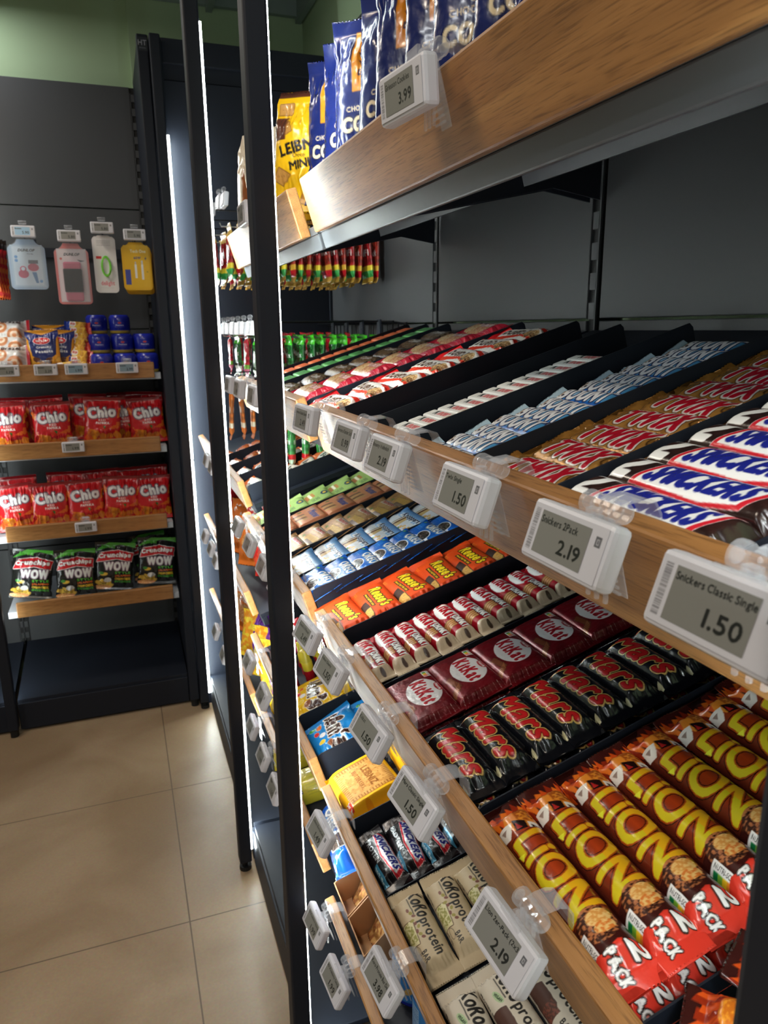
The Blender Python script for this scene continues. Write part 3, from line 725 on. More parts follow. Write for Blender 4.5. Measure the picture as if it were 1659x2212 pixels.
def art_chunky():
    A = Art(126, 62, (160, 20, 34), 4)
    A.ell(38, 34, 30, 18, (234, 232, 230)); A.text('KitKat', 40, 34, 17, (184, 24, 38), wd=50, bold=2, shear=.1)
    for i in range(5): A.poly([(6 + i * 2, 50 - i * 9), (16 + i * 2, 54 - i * 9), (16 + i * 2, 56 - i * 9), (6 + i * 2, 53 - i * 9)], (184, 24, 38))
    A.poly([(110, 0), (102, 20), (106, 34), (98, 62), (126, 62), (126, 0)], (206, 190, 164))
    A.poly([(64, 8), (86, 10), (92, 28), (72, 30)], (160, 104, 62), ol=(90, 48, 28), olw=.8)
    for i in range(4): A.poly([(68 + i * 5, 10), (70 + i * 5, 10), (75 + i * 5, 29), (73 + i * 5, 29)], (206, 158, 98))
    A.text('CHUNKY', 84, 36, 10, WH, wd=40, bold=1.2, ol=[(1.4, (20, 20, 24))]); A.ell(112, 32, 4, 2.5, (70, 50, 40), rot=20)
    A.lines(96, 44, 112, 52, (110, 90, 70), 4); return A.grid(230, 74)
def art_reese():
    A = Art(138, 84, (226, 74, 16), 4)
    A.text("Reese's", 74, 53, 21, (244, 214, 32), wd=72, shear=.25, bold=1.9, ol=[(3.2, (44, 26, 16))])
    A.poly([(44, 36), (96, 36), (94, 28), (43, 28)], (60, 30, 16)); A.text('PEANUT BUTTER CUPS', 69, 32, 3.6, (244, 214, 32), wd=46, bold=.25)
    A.poly([(70, 24), (100, 26), (96, 6), (74, 4)], (66, 34, 22), ol=(30, 14, 8), olw=.5)
    for i in range(8): A.rect(72 + i * 3, 6, 73 + i * 3, 24, (40, 20, 12))
    A.poly([(94, 26), (120, 24), (118, 8), (96, 6)], (204, 156, 70), ol=(70, 36, 22), olw=1.6); A.mottle((A.X > 97) & (A.X < 117) & (A.Y > 9) & (A.Y < 22), (206, 160, 76), (180, 128, 52), 1.5)
    A.poly([(36, 58), (40, 62), (38, 56)], WH); A.lines(14, 14, 34, 20, (240, 200, 60), 2); return A.grid(230, 116)
def art_oreo():
    A = Art(124, 72, (16, 92, 186), 4); A.mottle(A.Y > 0, (14, 88, 184), (26, 110, 206), 14)
    A.text('OREO', 74, 49, 15, WH, wd=58, bold=1.6, shear=.1, ol=[(3.0, (150, 205, 240)), (1.7, (12, 30, 92))])
    A.poly([(40, 18), (52, 10), (84, 12), (96, 22), (80, 26), (60, 22)], (230, 236, 244)); A.ell(68, 25, 17, 11, (50, 40, 38), noise=(96, 84, 78), ol=(230, 236, 244), olw=2)
    A.ell(20, 52, 5, 3, (120, 190, 90)); A.lines(18, 30, 40, 40, (160, 205, 240), 3); A.rect(100, 10, 116, 16, (70, 150, 220)); return A.grid(200, 84)
def art_knoppers():
    A = Art(124, 80, (226, 230, 234), 4); A.grady(44, 80, (150, 190, 230), (60, 120, 196)); A.mottle((A.Y > 40) & (A.Y < 54), (236, 240, 244), (150, 190, 230), 5)
    A.text('Knoppers', 70, 50, 16, (26, 36, 84), wd=76, shear=.2, bold=1.2, ol=[(1.0, WH)])
    A.poly([(30, 14), (44, 12), (56, 46), (40, 46)], (112, 70, 46)); A.poly([(44, 14), (60, 14), (64, 42), (54, 44)], (216, 180, 120)); A.poly([(32, 14), (36, 14), (48, 46), (44, 46)], (236, 226, 206))
    for i in range(4): A.ell(74 + i * 9, 20 + (i % 2) * 5, 5.5, 4, (214, 160, 88), rot=30 * i, noise=(236, 200, 140))
    A.ell(70, 15, 5, 3, (96, 150, 60)); A.ell(96, 14, 8, 4, WH); return A.grid(190, 90)
def art_hanuto():
    A = Art(118, 78, (192, 146, 96), 4); A.mottle(A.Y > 0, (196, 150, 100), (176, 128, 80), 12)
    A.poly([(30, 50), (90, 56), (92, 72), (34, 68)], (232, 226, 216)); A.text('hanuto', 62, 61, 11, (196, 36, 44), wd=50, bold=1.3, rot=4, ol=[(.5, (70, 20, 20))])
    A.poly([(44, 38), (100, 44), (104, 18), (52, 8)], (212, 170, 90), ol=(120, 80, 44), olw=.7)
    for i in range(6): A.poly([(50 + i * 9, 12 + i), (51.2 + i * 9, 12 + i), (53 + i * 9, 40), (51.8 + i * 9, 40)], (176, 128, 62))
    A.poly([(52, 10), (58, 24), (104, 26), (104, 20)], (98, 62, 38)); A.ell(24, 34, 9, 7, (150, 100, 54), noise=(190, 140, 86)); A.ell(34, 24, 5, 4, (112, 142, 60)); return A.grid(180, 90)
def art_manner():
    A = Art(112, 78, (216, 142, 104), 4)
    A.text('Manner', 70, 52, 15, (40, 52, 140), wd=56, shear=.3, bold=1.3, ol=[(.9, (236, 190, 160))]); A.ell(30, 56, 8, 6, (150, 128, 130), noise=(216, 190, 180))
    for i in range(4): A.poly([(30 + i * 12, 10), (40 + i * 12, 12), (48 + i * 12, 36), (38 + i * 12, 34)], (206, 166, 112) if i % 2 else (120, 84, 56))
    A.ell(20, 30, 6, 4, (110, 130, 60), rot=30); return A.grid(150, 80)
def art_wasa():
    A = Art(140, 78, (158, 190, 110), 4); A.ell(70, 58, 18, 8, (30, 60, 90)); A.ell(70, 58, 7, 4, (230, 190, 50)); A.text('CHEESE', 92, 36, 8, (70, 104, 60), wd=26, bold=.5, rot=0); A.text('CHIVES', 92, 26, 8, (70, 104, 60), wd=26, bold=.5)
    A.poly([(28, 14), (66, 14), (66, 22), (28, 22)], (186, 126, 72)); A.poly([(26, 23), (66, 23), (66, 29), (26, 29)], (236, 232, 214)); A.poly([(28, 30), (66, 30), (66, 37), (28, 37)], (186, 126, 72)); A.mottle((A.X > 28) & (A.X < 66) & (A.Y > 14) & (A.Y < 21), (190, 130, 76), (150, 94, 50), 1.5)
    return A.grid(150, 80)
def art_snkprot():
    A = Art(112, 78, (24, 20, 24), 4)
    A.poly([(14, 46), (26, 66), (96, 62), (100, 42), (60, 38)], (200, 34, 48), ol=WH, olw=.5); A.poly([(18, 48), (28, 63.5), (92, 59.5), (96, 44.5), (60, 41)], (226, 228, 234))
    A.text('SNICKERS', 58, 52.5, 12, (34, 38, 128), wd=70, shear=.3, bold=1.0); A.text('PROTEIN', 44, 31, 8, (180, 186, 190), wd=44, bold=.5)
    A.rect(66, 10, 100, 26, (62, 132, 166)); A.text('30%', 76, 18, 6.5, (220, 235, 240), bold=.5); A.text('10g', 92, 18, 6.5, (220, 235, 240), bold=.5); A.mottle((A.X < 14), (120, 122, 128), (40, 38, 42), 3)
    return A.grid(200, 110)
def art_koro(c, dark=False):
    A = Art(150, 84, c, 4)
    A.text('KoRo', 42, 54, 20, (26, 24, 22), wd=44, shear=.2, bold=1.0); A.rect(26, 40, 54, 41.2, (26, 24, 22)); A.text('protein', 96, 48, 18, (30, 28, 26), wd=58, bold=.9, shear=.05)
    A.text('BAR', 118, 30, 8, (30, 28, 26), wd=16, bold=.5); A.text('PROTEIN  NO ADDED SUGAR  17%', 70, 12, 4, (40, 36, 32), wd=90, bold=.2)
    if dark:
        A.poly([(56, 10), (96, 8), (102, 30), (92, 36), (62, 36)], (84, 54, 46), ol=(50, 30, 26), olw=.6); A.mottle((A.X > 84) & (A.X < 102) & (A.Y > 11) & (A.Y < 34), (130, 72, 58), (84, 54, 46), 2); A.ell(48, 33, 9, 4.5, (180, 206, 160), rot=20); A.text('VEGAN', 48, 33, 3.6, (40, 70, 40), wd=13, rot=20, bold=.2)
    else:
        A.poly([(56, 10), (92, 8), (98, 30), (62, 34)], (214, 206, 160), ol=(90, 66, 46), olw=1.2); A.mottle((A.X > 60) & (A.X < 92) & (A.Y > 12) & (A.Y < 30), (216, 210, 164), (150, 148, 80), 2.4)
        for i in range(9): A.ell(44 + i * 6, 34 + (i % 3) * 2.5, 3.2, 2.2, (150, 140, 60) if i % 2 else (120, 70, 56), rot=30 * i)
        A.ell(106, 22, 8, 4, c, ol=(60, 50, 40), olw=.6)
    A.text('protein', 96, 48, 18, (30, 28, 26), wd=58, bold=.9, shear=.05)
    A.lines(12, 20, 22, 66, (110, 100, 90), 10); return A.grid(230, 100)
def art_leibniz():
    A = Art(138, 150, (242, 178, 26), 3)
    A.rect(25.5, 35.5, 114.5, 114.5, (170, 108, 44)); A.rect(28, 38, 112, 112, (206, 150, 84)); A.mottle((A.X > 28) & (A.X < 112) & (A.Y > 38) & (A.Y < 112), (210, 154, 86), (194, 136, 70), 5)
    for i in range(17):
        p = 30 + i * 4.9
        for (a, b2) in ((38, 44), (106, 112)): A.ell(p, a if a < 60 else b2, 1.5, 3, (206, 150, 84)); A.rect(p + 1.5, a, p + 2.8, b2, (140, 84, 36))
    for i in range(15):
        p = 41 + i * 4.9
        A.rect(28, p, 35, p + 1.4, (140, 84, 36)); A.rect(105, p, 112, p + 1.4, (140, 84, 36))
    for i in range(6):
        for j in range(5): A.ell(42 + i * 11, 50 + j * 12, .9, .9, (130, 84, 44))
    A.text('LEIBNIZ', 72, 84, 12, (136, 82, 34), wd=52, bold=.9); A.text('BUTTERKEKS', 70, 66, 7, (136, 82, 34), wd=50, bold=.6)
    A.nutri(14, 118, 20, 10, 'D'); A.rect(104, 26, 122, 36, (204, 56, 36)); A.text('3er x', 113, 31, 6, WH, bold=.4); A.ell(124, 60, 5, 5, (230, 150, 20)); return A.grid(190, 200)
def art_mm(c, kind):
    A = Art(116, 120, c, 3)
    A.text("m&m's", 58, 68, 36, (66, 36, 28), wd=96, bold=3.0, rot=-12, ol=[(3.0, (245, 240, 232))])
    for i, (x, y, cc) in enumerate([(34, 40, (236, 120, 40)), (46, 30, (210, 40, 40)), (60, 38, (240, 240, 240)), (26, 28, (60, 150, 70)), (76, 30, (236, 200, 50)), (90, 42, (150, 90, 60))]):
        A.ell(x, y, 6.5, 5.2, cc, rot=20 * i, ol=(250, 250, 245), olw=.5)
    if kind: A.rect(70, 96, 96, 106, (240, 240, 240)); A.text('CRISPY', 83, 101, 5, (20, 80, 160), wd=22, bold=.4)
    else: A.ell(88, 100, 12, 8, (224, 96, 60)); A.text('peanut', 88, 100, 4, WH, wd=16)
    A.lines(14, 100, 40, 108, (250, 250, 240), 3); return A.grid(110, 110)
def art_chio():
    A = Art(150, 190, (196, 26, 30), 2.4)
    A.grady(120, 190, (190, 24, 30), (120, 14, 22)); rs = random.Random(4)
    for i in range(26):
        x = rs.uniform(0, 150); y = rs.uniform(4, 62) if 40 < x < 110 else rs.uniform(4, 150); r = rs.uniform(11, 22)
        A.poly([(x + r * math.cos(a + i) * rs.uniform(.7, 1.2), y + r * math.sin(a + i) * rs.uniform(.7, 1.2)) for a in (0, 1.3, 2.4, 3.7, 5)], (224, rs.randint(96, 150), 34), ol=(190, 60, 24), olw=.8)
    A.poly([(22, 60), (128, 76), (140, 150), (130, 178), (30, 170), (14, 110)], (206, 26, 34)); A.poly([(24, 62), (76, 50), (126, 78), (130, 92), (20, 84)], (206, 26, 34))
    A.text('Chio', 76, 128, 40, (242, 240, 240), wd=96, bold=4.2, rot=6, ol=[(6.5, (120, 96, 110))]); A.text('RED', 78, 96, 8, (245, 225, 220), wd=24, bold=1); A.text('PAPRIKA', 80, 84, 9, (245, 225, 220), wd=46, bold=1)
    A.ell(84, 64, 17, 12, (196, 30, 26), noise=(226, 70, 40)); A.poly([(80, 74), (92, 70), (88, 58), (84, 66)], (60, 120, 50)); return A.grid(110, 130)
def art_flips():
    A = Art(160, 200, (22, 24, 24), 2.4)
    A.poly([(0, 160), (60, 200), (160, 200), (160, 176), (96, 190)], (70, 160, 50)); A.text('Lorenz', 56, 182, 13, (90, 190, 60), wd=44, bold=1.2)
    A.poly([(10, 118), (30, 158), (90, 168), (150, 156), (146, 122), (86, 134)], (200, 30, 40), ol=WH, olw=2.4); A.text('Crunchips', 80, 143, 21, WH, wd=116, bold=2.2, rot=3, arc=5, ol=[(3.4, (150, 20, 30))])
    A.text('WOW', 90, 104, 32, WH, wd=92, bold=4, grow=.1, ol=[(5.6, (120, 90, 110))])
    for i, (t, cc) in enumerate([('STYLE', (90, 190, 60)), ('JALAPENO', (226, 110, 40)), ('CREAM CHEESE', (236, 196, 50)), ('INTENSIVE', (90, 190, 60))]): A.text(t, 112, 76 - i * 13, 9, cc, wd=56, bold=1)
    rs = random.Random(9)
    for i in range(12): A.ell(rs.uniform(14, 74), rs.uniform(18, 74), 13, 6, (226, 186, 70), rot=rs.uniform(-60, 60), ol=(180, 130, 40), olw=.6)
    A.ell(58, 44, 14, 11, WH); A.ell(34, 74, 9, 6, (70, 140, 60)); A.ell(40, 12, 34, 9, (214, 130, 70), noise=(236, 190, 120)); return A.grid(110, 130)
def art_cookies():
    A = Art(140, 240, (24, 36, 96), 2.6)
    A.rect(40, 132, 110, 222, (226, 140, 34)); A.ell(74, 204, 22, 9, (190, 30, 44), ol=WH, olw=1); A.text('GRIESSON', 74, 204, 7, WH, wd=34, bold=.7)
    for i, t in enumerate(['WIR LIEBEN', 'WAS WIR', 'BACKEN!']): A.text(t, 75, 184 - i * 13, 8.5, (50, 36, 70), wd=50, bold=.8)
    A.text('mit Liebe', 75, 141, 5.5, (50, 36, 70), wd=36); A.text('Soft', 74, 122, 13, (226, 206, 170), shear=.3, bold=1); A.text('CHOCOLATE CHIP', 74, 108, 7, (226, 206, 170), wd=84, bold=.7)
    A.text('COOKIES', 74, 86, 20, (232, 214, 176), wd=96, bold=2.4, ol=[(3.2, (20, 26, 70))]); A.rect(44, 62, 104, 72, (226, 206, 170)); A.text('CLASSIC', 74, 67, 6.5, (40, 40, 90), wd=44, bold=.6)
    for (x, y, r) in ((40, 34, 25), (92, 26, 27), (128, 48, 20)):
        A.ell(x, y, r, r * .8, (196, 142, 84), noise=(158, 104, 58)); rs = random.Random(int(x))
        for i in range(9): A.ell(x + rs.uniform(-r, r) * .7, y + rs.uniform(-r, r) * .55, 3.2, 2.4, (62, 34, 26), rot=rs.uniform(0, 90))
    return A.grid(110, 170)
def art_minis():
    A = Art(130, 210, (246, 190, 22), 2.6); rs = random.Random(3)
    for i, (x, y) in enumerate([(26, 176), (100, 186), (30, 138), (104, 150), (26, 60), (98, 44), (70, 24), (30, 22), (108, 90)]):
        A.poly([(x + 17 * math.cos(a), y + 14 * math.sin(a)) for a in np.arange(.8 + i, 6.8 + i, 1.5708)], (206, 148, 74), ol=(150, 94, 44), olw=1.4)
        for j in range(4): A.ell(x - 6 + j * 4, y, .8, .8, (140, 90, 44))
    A.rect(10, 120, 34, 160, (92, 50, 36)); A.text('LEIBNIZ', 64, 108, 18, (30, 26, 24), wd=78, bold=1.6, rot=12); A.text('Choco', 60, 92, 6, (30, 26, 24)); A.text('MINIS', 66, 78, 14, (30, 26, 24), wd=44, bold=1.2, rot=10)
    A.rect(96, 168, 108, 200, (210, 40, 40)); A.lines(90, 60, 124, 84, (60, 50, 40), 7); A.text('125g', 108, 8, 7, (30, 26, 24)); A.grady(198, 210, (92, 50, 36), (60, 30, 22)); return A.grid(90, 140)
def art_cream():
    A = Art(120, 200, (228, 214, 190), 2.4); A.mottle(A.Y > 0, (230, 216, 192), (206, 188, 160), 9); A.rect(34, 0, 56, 150, (150, 84, 30)); A.ell(84, 60, 20, 24, (196, 140, 80), noise=(230, 196, 140)); A.text('Keks', 80, 120, 16, (90, 60, 50), bold=1); return A.grid(70, 110)
def art_nut():
    A = Art(120, 170, (232, 160, 46), 2.6); A.poly([(0, 170), (60, 150), (120, 170), (120, 150), (60, 60), (0, 150)], (34, 48, 120)); A.poly([(12, 130), (60, 146), (108, 130), (100, 70), (60, 40), (20, 70)], (34, 44, 104))
    A.ell(58, 126, 28, 13, (200, 34, 40), ol=WH, olw=1.6); A.text('ültje', 58, 126, 12, WH, wd=36, bold=1.2); A.text('Crunchy', 62, 100, 9, WH, wd=50, bold=1); A.text('Peanuts', 62, 84, 10, WH, wd=56, bold=1)
    rs = random.Random(5)
    for i in range(16): A.ell(rs.uniform(10, 110), rs.uniform(8, 56), 11, 7, (224, 170, 70) if i % 3 else (90, 50, 36), rot=rs.uniform(0, 180), ol=(150, 100, 40), olw=.8)
    return A.grid(80, 100)
def art_pretz():
    A = Art(190, 110, (230, 228, 226), 2.4); A.mottle(A.X > 0, (234, 232, 230), (206, 200, 198), 10)
    for (x, y, r) in ((46, 46, 26), (96, 60, 22), (140, 40, 24)): A.ell(x, y, r, r * .7, (206, 130, 84)); A.ell(x, y, r * .62, r * .4, (232, 206, 180)); A.ell(x, y, r * .3, r * .2, (206, 130, 84))
    A.text('Brezel', 130, 80, 14, (60, 40, 40), wd=60, bold=1); A.rect(178, 0, 190, 110, (170, 24, 40)); return A.grid(90, 60)
def art_small(seed):
    A = Art(96, 44, (226, 176, 66), 2.6); rs = random.Random(seed); A.rect(0, 0, 22, 44, (36, 60, 150)); A.rect(76, 0, 96, 44, (200, 60, 50)); A.ell(32, 24, 12, 8, (232, 226, 214)); A.text('ültje', 32, 24, 7, (190, 40, 40), bold=.8)
    for i in range(7): A.ell(rs.uniform(46, 76), rs.uniform(8, 36), 6, 4, (210, 150, 60), rot=rs.uniform(0, 90), ol=(160, 100, 40), olw=.6)
    return A.grid(60, 34)

# ------------------------------------------------------------------ products: placing
def lane(meshes, name, cat, k, y, s0, pitch, n, desc, group, h=.0, yaw=2.0, tilt=0, hj=.0015, xj=.002, start=0, suffix='', yaws=None, ys=None):
    rs = random.Random(int(y * 1000) + (k if isinstance(k, int) else 9)); out = []
    if not isinstance(meshes, (list, tuple)): meshes = [meshes]
    for i in range(n):
        yw = yaws[i % len(yaws)] if yaws else rs.uniform(-yaw, yaw)
        ex = rot('X', tilt + rs.uniform(-1, 1) * (2 if tilt else .4)) if True else None
        m = SF(k, s0 + i * pitch, y + rs.uniform(-xj, xj) + (ys[i % len(ys)] if ys else 0), h + rs.uniform(0, hj), yw, ex)
        o = link(name, meshes[i % len(meshes)], None, m)
        tag(o, f'{desc}{suffix}, {ORD[i + start]}', cat, group); out.append(o)
    return out
def divider(k, y, what, s1=.42, h=.045, mt='dark'):
    pts = [(.0155, 0), (s1, 0), (s1, h - .006), (s1 - .004, h), (.024, h), (.018, h - .002), (.0155, h - .008)]
    me = MB().prism([(p[0], p[1]) for p in pts], 1, -.0009, .0009).mesh('shelf_divider', M[mt])
    o = link('shelf_divider', me, None, frame((CA, 0, SA), (0, 1, 0), (-SA, 0, CA), T(k, 0, y, .0004)))
    tag(o, 'thin black divider plate ' + what, 'divider', 'black dividers between product lanes')

# second shelf, near unit
D = divider
D(2, .280, 'between the brown double bars and the picture edge'); D(2, .454, 'between the brown double bars and the golden wafer bars')
D(2, .592, 'between the golden wafer bars and the light blue bars'); D(2, .752, 'between the light blue bars and the small white bars')
D(2, .887, 'behind the small white bars, before the low flat bars'); D(2, 1.022, 'between the low flat bars and the red-ended white bars', .44)
D(2, 1.19, 'between the white bars and the crimson wafer packs', .44); D(2, 1.345, 'between the crimson wafer packs and the dark brown packs', .44)
D(2, 1.505, 'between the dark brown packs and the green boxes', .44); D(2, 1.625, 'between the green boxes and the orange boxes', .44); D(2, 1.745, 'beyond the orange boxes on the second shelf', .44)
snk2 = [pack('bar_wrapper', .172, .038, .021, art_snickers2(), M['film'], fin=.010, tr=.012, n=3.4, seed=3, wr=.0007, bend=(.003, -.001))]
lane(snk2, 'chocolate_bar', 'chocolate bar', 2, .370, .036, .0360, 12, 'dark brown double bar with blue letters on white', 'brown double bars on the second shelf', h=.026, yaw=1.0)
lane(snk2, 'chocolate_bar', 'chocolate bar', 2, .187, .046, .048, 3, 'dark brown bar at the right picture edge', 'brown bars at the right edge of the second shelf', h=.010, yaw=3)
tw = [pack('bar_wrapper', .138, .048, .018, art_twix(), M['foil'], fin=.012, tr=.016, n=2.8, seed=5, wr=.0022, bend=(.006, .004), nu=0),
      pack('bar_wrapper', .138, .048, .018, art_twix(), M['foil'], fin=.012, tr=.016, n=2.8, seed=15, wr=.0026, bend=(.003, .009))]
lane(tw, 'wafer_bar', 'wafer bar', 2, .517, .045, .040, 9, 'golden foil bar with red and white letters', 'golden wafer bars on the second shelf', h=.020, yaws=[3, -3, 2, 6, -2, 3, -4, 2], tilt=5)
bo = [pack('bar_wrapper', .126, .040, .022, art_bounty(), M['film'], fin=.011, tr=.014, n=2.8, seed=sd, wr=.0016, bend=b) for sd, b in ((7, (.008, .0)), (17, (.002, .004)))]
lane(bo, 'coconut_bar', 'chocolate bar', 2, .668, .032, .0283, 13, 'light blue and white bar with outlined letters', 'light blue coconut bars on the second shelf', h=.012, tilt=15, yaws=[-2, 3, -4, 1, 2, -3, 4, 0])
ki = pack('bar_wrapper', .084, .0195, .014, art_kinder(), M['print'], fin=.001, tr=.002, n=9, seed=8, wr=.0001, bend=(0, 0), zig=0)
lane(ki, 'milk_chocolate_stick', 'chocolate bar', 2, .819, .030, .0217, 14, 'small white stick with black and red name', 'small white chocolate sticks on the second shelf', h=.019, yaw=.8, hj=.0003)
fl = pack('bar_wrapper', .10, .034, .010, art_flat((226, 214, 190), 'Riegel', (120, 60, 40), (190, 40, 44)), M['film'], fin=.010, seed=9)
lane(fl, 'chocolate_bar', 'chocolate bar', 2, .955, .060, .075, 5, 'flat cream and red bar low between two dividers', 'flat bars sunk between dividers', h=.008, yaw=4)
bu = [pack('bar_wrapper', .140, .056, .018, art_bueno(), M['film'], fin=.013, tr=.012, n=2.8, seed=sd, wr=.0022, bend=b) for sd, b in ((10, (.010, .002)), (20, (.004, .006)))]
lane(bu, 'wafer_bar', 'wafer bar', 2, 1.108, .046, .056, 7, 'white wafer bar with brown name and red ends', 'white and red wafer bars on the second shelf', h=.026, tilt=8, yaws=[4, -3, 5, 0, -5, 3])
cr = pack('bar_wrapper', .140, .056, .018, art_crisp(), M['film'], fin=.012, seed=11, wr=.002, n=2.6, bend=(.006, .005))
lane(cr, 'wafer_pack', 'wafer pack', 2, 1.268, .048, .058, 7, 'crimson pack with a golden wafer picture', 'crimson wafer packs on the second shelf', h=.032, yaw=4, tilt=6)
dk = pack('bar_wrapper', .130, .052, .016, art_dark(), M['foil'], fin=.010, seed=12, wr=.0022, n=2.6)
lane(dk, 'chocolate_pack', 'chocolate pack', 2, 1.425, .042, .055, 7, 'dark brown and silver pack with white script', 'dark brown packs on the second shelf', h=.028, yaw=4, tilt=4)
def candy_box(c, t, label_c):
    A = Art(90, 30, c, 2.6); A.text(t, 46, 16, 9, label_c, wd=50, bold=.8); A.rect(0, 0, 12, 30, label_c)
    return pack('box_wrap', .085, .030, .026, A.grid(60, 40), M['print'], fin=.0008, tr=.0012, n=12, seed=2, wr=.0001, bend=(0, 0), zig=0, flare=1.0)
gb = candy_box((110, 200, 110), 'mint', (30, 120, 60)); ob = candy_box((236, 130, 84), 'tictac', (200, 70, 30))
lane(gb, 'mint_box', 'candy box', 2, 1.565, .040, .0335, 12, 'small green candy box in a straight row', 'green candy boxes on the second shelf', h=.014, yaw=.6)
lane(ob, 'orange_candy_box', 'candy box', 2, 1.685, .040, .0335, 12, 'small orange candy box in a straight row', 'orange candy boxes on the second shelf', h=.014, yaw=.6)

# third shelf, near unit
D(3, .556, 'between the long orange bars and the black bars'); D(3, .712, 'between the black bars and the dark red wafer packs', h=.030); D(3, .852, 'between the square red packs and the narrow wafer bars', h=.03)
D(3, 1.017, 'between the narrow wafer bars and the orange packs'); D(3, 1.176, 'between the orange packs and the blue cookie packs', h=.06); D(3, 1.303, 'between the blue cookie packs and the white wafer packs')
D(3, 1.436, 'between the white wafer packs and the tan wafer packs'); D(3, 1.562, 'between the tan wafer packs and the salmon wafer packs'); D(3, 1.695, 'between the salmon wafer packs and the pale green packs'); D(3, .322, 'between the long orange bars and the single lion bars', h=.03)
li = [pack('bar_wrapper', .212, .042, .030, art_lion(), M['film'], fin=.013, tr=.016, n=2.5, seed=sd, wr=.0010, bend=b, zf=.5) for sd, b in ((21, (.002, -.006)), (31, (.004, -.003)))]
lane(li, 'caramel_bar', 'chocolate bar', 3, .441, .036, .0412, 10, 'long orange and brown bar with yellow letters, upper layer', 'upper layer of long orange bars', h=.024, yaw=1.2)
lf = pack('bar_wrapper', .212, .041, .023, art_lion(), M['film'], fin=.013, tr=.016, n=2.5, seed=28, wr=.0010)
lane(lf, 'caramel_bar', 'chocolate bar', 3, .429, .039, .0412, 10, 'long orange bar in the lower layer', 'lower layer of long orange bars', h=.0, yaw=2.5)
l1 = pack('bar_wrapper', .125, .040, .024, art_lion1(), M['film'], fin=.013, tr=.014, n=2.4, seed=24, wr=.0016)
for i, (s, y, yw, lb) in enumerate([(.048, .262, 62, 'single brown bar with orange mane picture at the bottom edge'), (.088, .262, 40, 'single brown bar with orange mane, second from the bottom edge'), (.128, .264, 25, 'single brown bar with orange mane, third from the bottom edge')]):
    tag(link('caramel_bar_single', l1, None, SF(3, s, y, .020 + .006 * i, yw)), lb, 'chocolate bar', 'single bars right of the long orange bars')
ma = [pack('bar_wrapper', .126, .040, .024, art_mars(), M['film'], fin=.009, tr=.013, n=2.9, seed=sd, wr=.0012, bend=(.002, -.003)) for sd in (22, 32)]
lane(ma, 'nougat_bar', 'chocolate bar', 3, .643, .040, .0415, 10, 'black bar with red script, upper layer', 'upper layer of black bars with red script', h=.024, yaw=1.5)
lane(ma, 'nougat_bar', 'chocolate bar', 3, .628, .037, .0415, 10, 'black bar with red script, lower layer', 'lower layer of black bars', h=.0, yaw=3)
kk = pack('wafer_wrapper', .118, .066, .016, art_kitkat(), M['semi'], fin=.008, tr=.005, n=5, seed=23, wr=.0009, bend=(.001, .001))
lane(kk, 'wafer_square', 'wafer bar', 3, .782, .050, .0655, 6, 'square dark red wafer pack with white oval, top one', 'upper layer of square red wafer packs', h=.022, yaw=1.5)
lane(kk, 'wafer_square', 'wafer bar', 3, .778, .047, .0655, 6, 'square dark red wafer pack underneath', 'lower layer of square red wafer packs', h=.004, yaw=2)
ck = [pack('bar_wrapper', .128, .0325, .024, art_chunky(), M['film'], fin=.010, tr=.010, n=3.2, seed=sd, wr=.0012, bend=(.003, .001)) for sd in (25, 35)]
lane(ck, 'chunky_wafer_bar', 'wafer bar', 3, .926, .032, .0336, 12, 'narrow red and cream wafer bar with white oval', 'narrow red wafer bars on the third shelf', h=.016, yaw=1.5, yaws=None)
re_ = [pack('cup_wrapper', .140, .062, .015, art_reese(), M['matte'], fin=.011, tr=.012, n=3, seed=sd, wr=.0016, bend=b) for sd, b in ((26, (.003, .0)), (36, (.006, .003)))]
lane(re_, 'peanut_cup_pack', 'candy pack', 3, 1.098, .042, .0600, 7, 'bright orange pack with yellow name', 'orange peanut cup packs on the third shelf', h=.020, tilt=5, yaws=[2, -2, 3, -3, 0, 2])
orp = [pack('cookie_wrapper', .122, .054, .019, art_oreo(), M['film'], fin=.009, tr=.010, n=3.2, seed=sd, wr=.0014) for sd in (27, 37)]
lane(orp, 'cookie_pack', 'cookie pack', 3, 1.232, .041, .0455, 9, 'blue cookie pack with white letters', 'blue cookie packs on the third shelf', h=.034, tilt=10, yaw=2.5)
kn = pack('wafer_wrapper', .122, .060, .012, art_knoppers(), M['film'], fin=.009, tr=.006, n=4, seed=28, wr=.0008)
lane(kn, 'wafer_pack', 'wafer pack', 3, 1.360, .045, .0568, 7, 'white and blue wafer pack with dark blue name', 'white and blue wafer packs', h=.030, yaw=1.5, tilt=10)
ha = pack('wafer_wrapper', .116, .058, .013, art_hanuto(), M['semi'], fin=.008, tr=.006, n=3.6, seed=29, wr=.0012)
lane(ha, 'hazelnut_wafer', 'wafer pack', 3, 1.490, .045, .0545, 8, 'tan wafer pack with red name on white', 'tan hazelnut wafer packs', h=.030, yaw=2, tilt=11)
mn = pack('wafer_wrapper', .114, .072, .014, art_manner(), M['semi'], fin=.006, tr=.004, n=5, seed=30, wr=.0006)
lane(mn, 'neapolitan_wafer', 'wafer pack', 3, 1.629, .050, .0735, 6, 'salmon pink wafer pack with dark blue name', 'salmon pink wafer packs', h=.032, yaw=.8, tilt=4)
wa = pack('crispbread_wrapper', .126, .070, .014, art_wasa(), M['matte'], fin=.012, tr=.008, n=3.4, seed=33, wr=.0014, bend=(.008, .004))
lane(wa, 'crispbread_pack', 'crispbread pack', 3, 1.748, .050, .066, 7, 'pale green crispbread pack', 'pale green crispbread packs', h=.030, yaw=3, tilt=10)

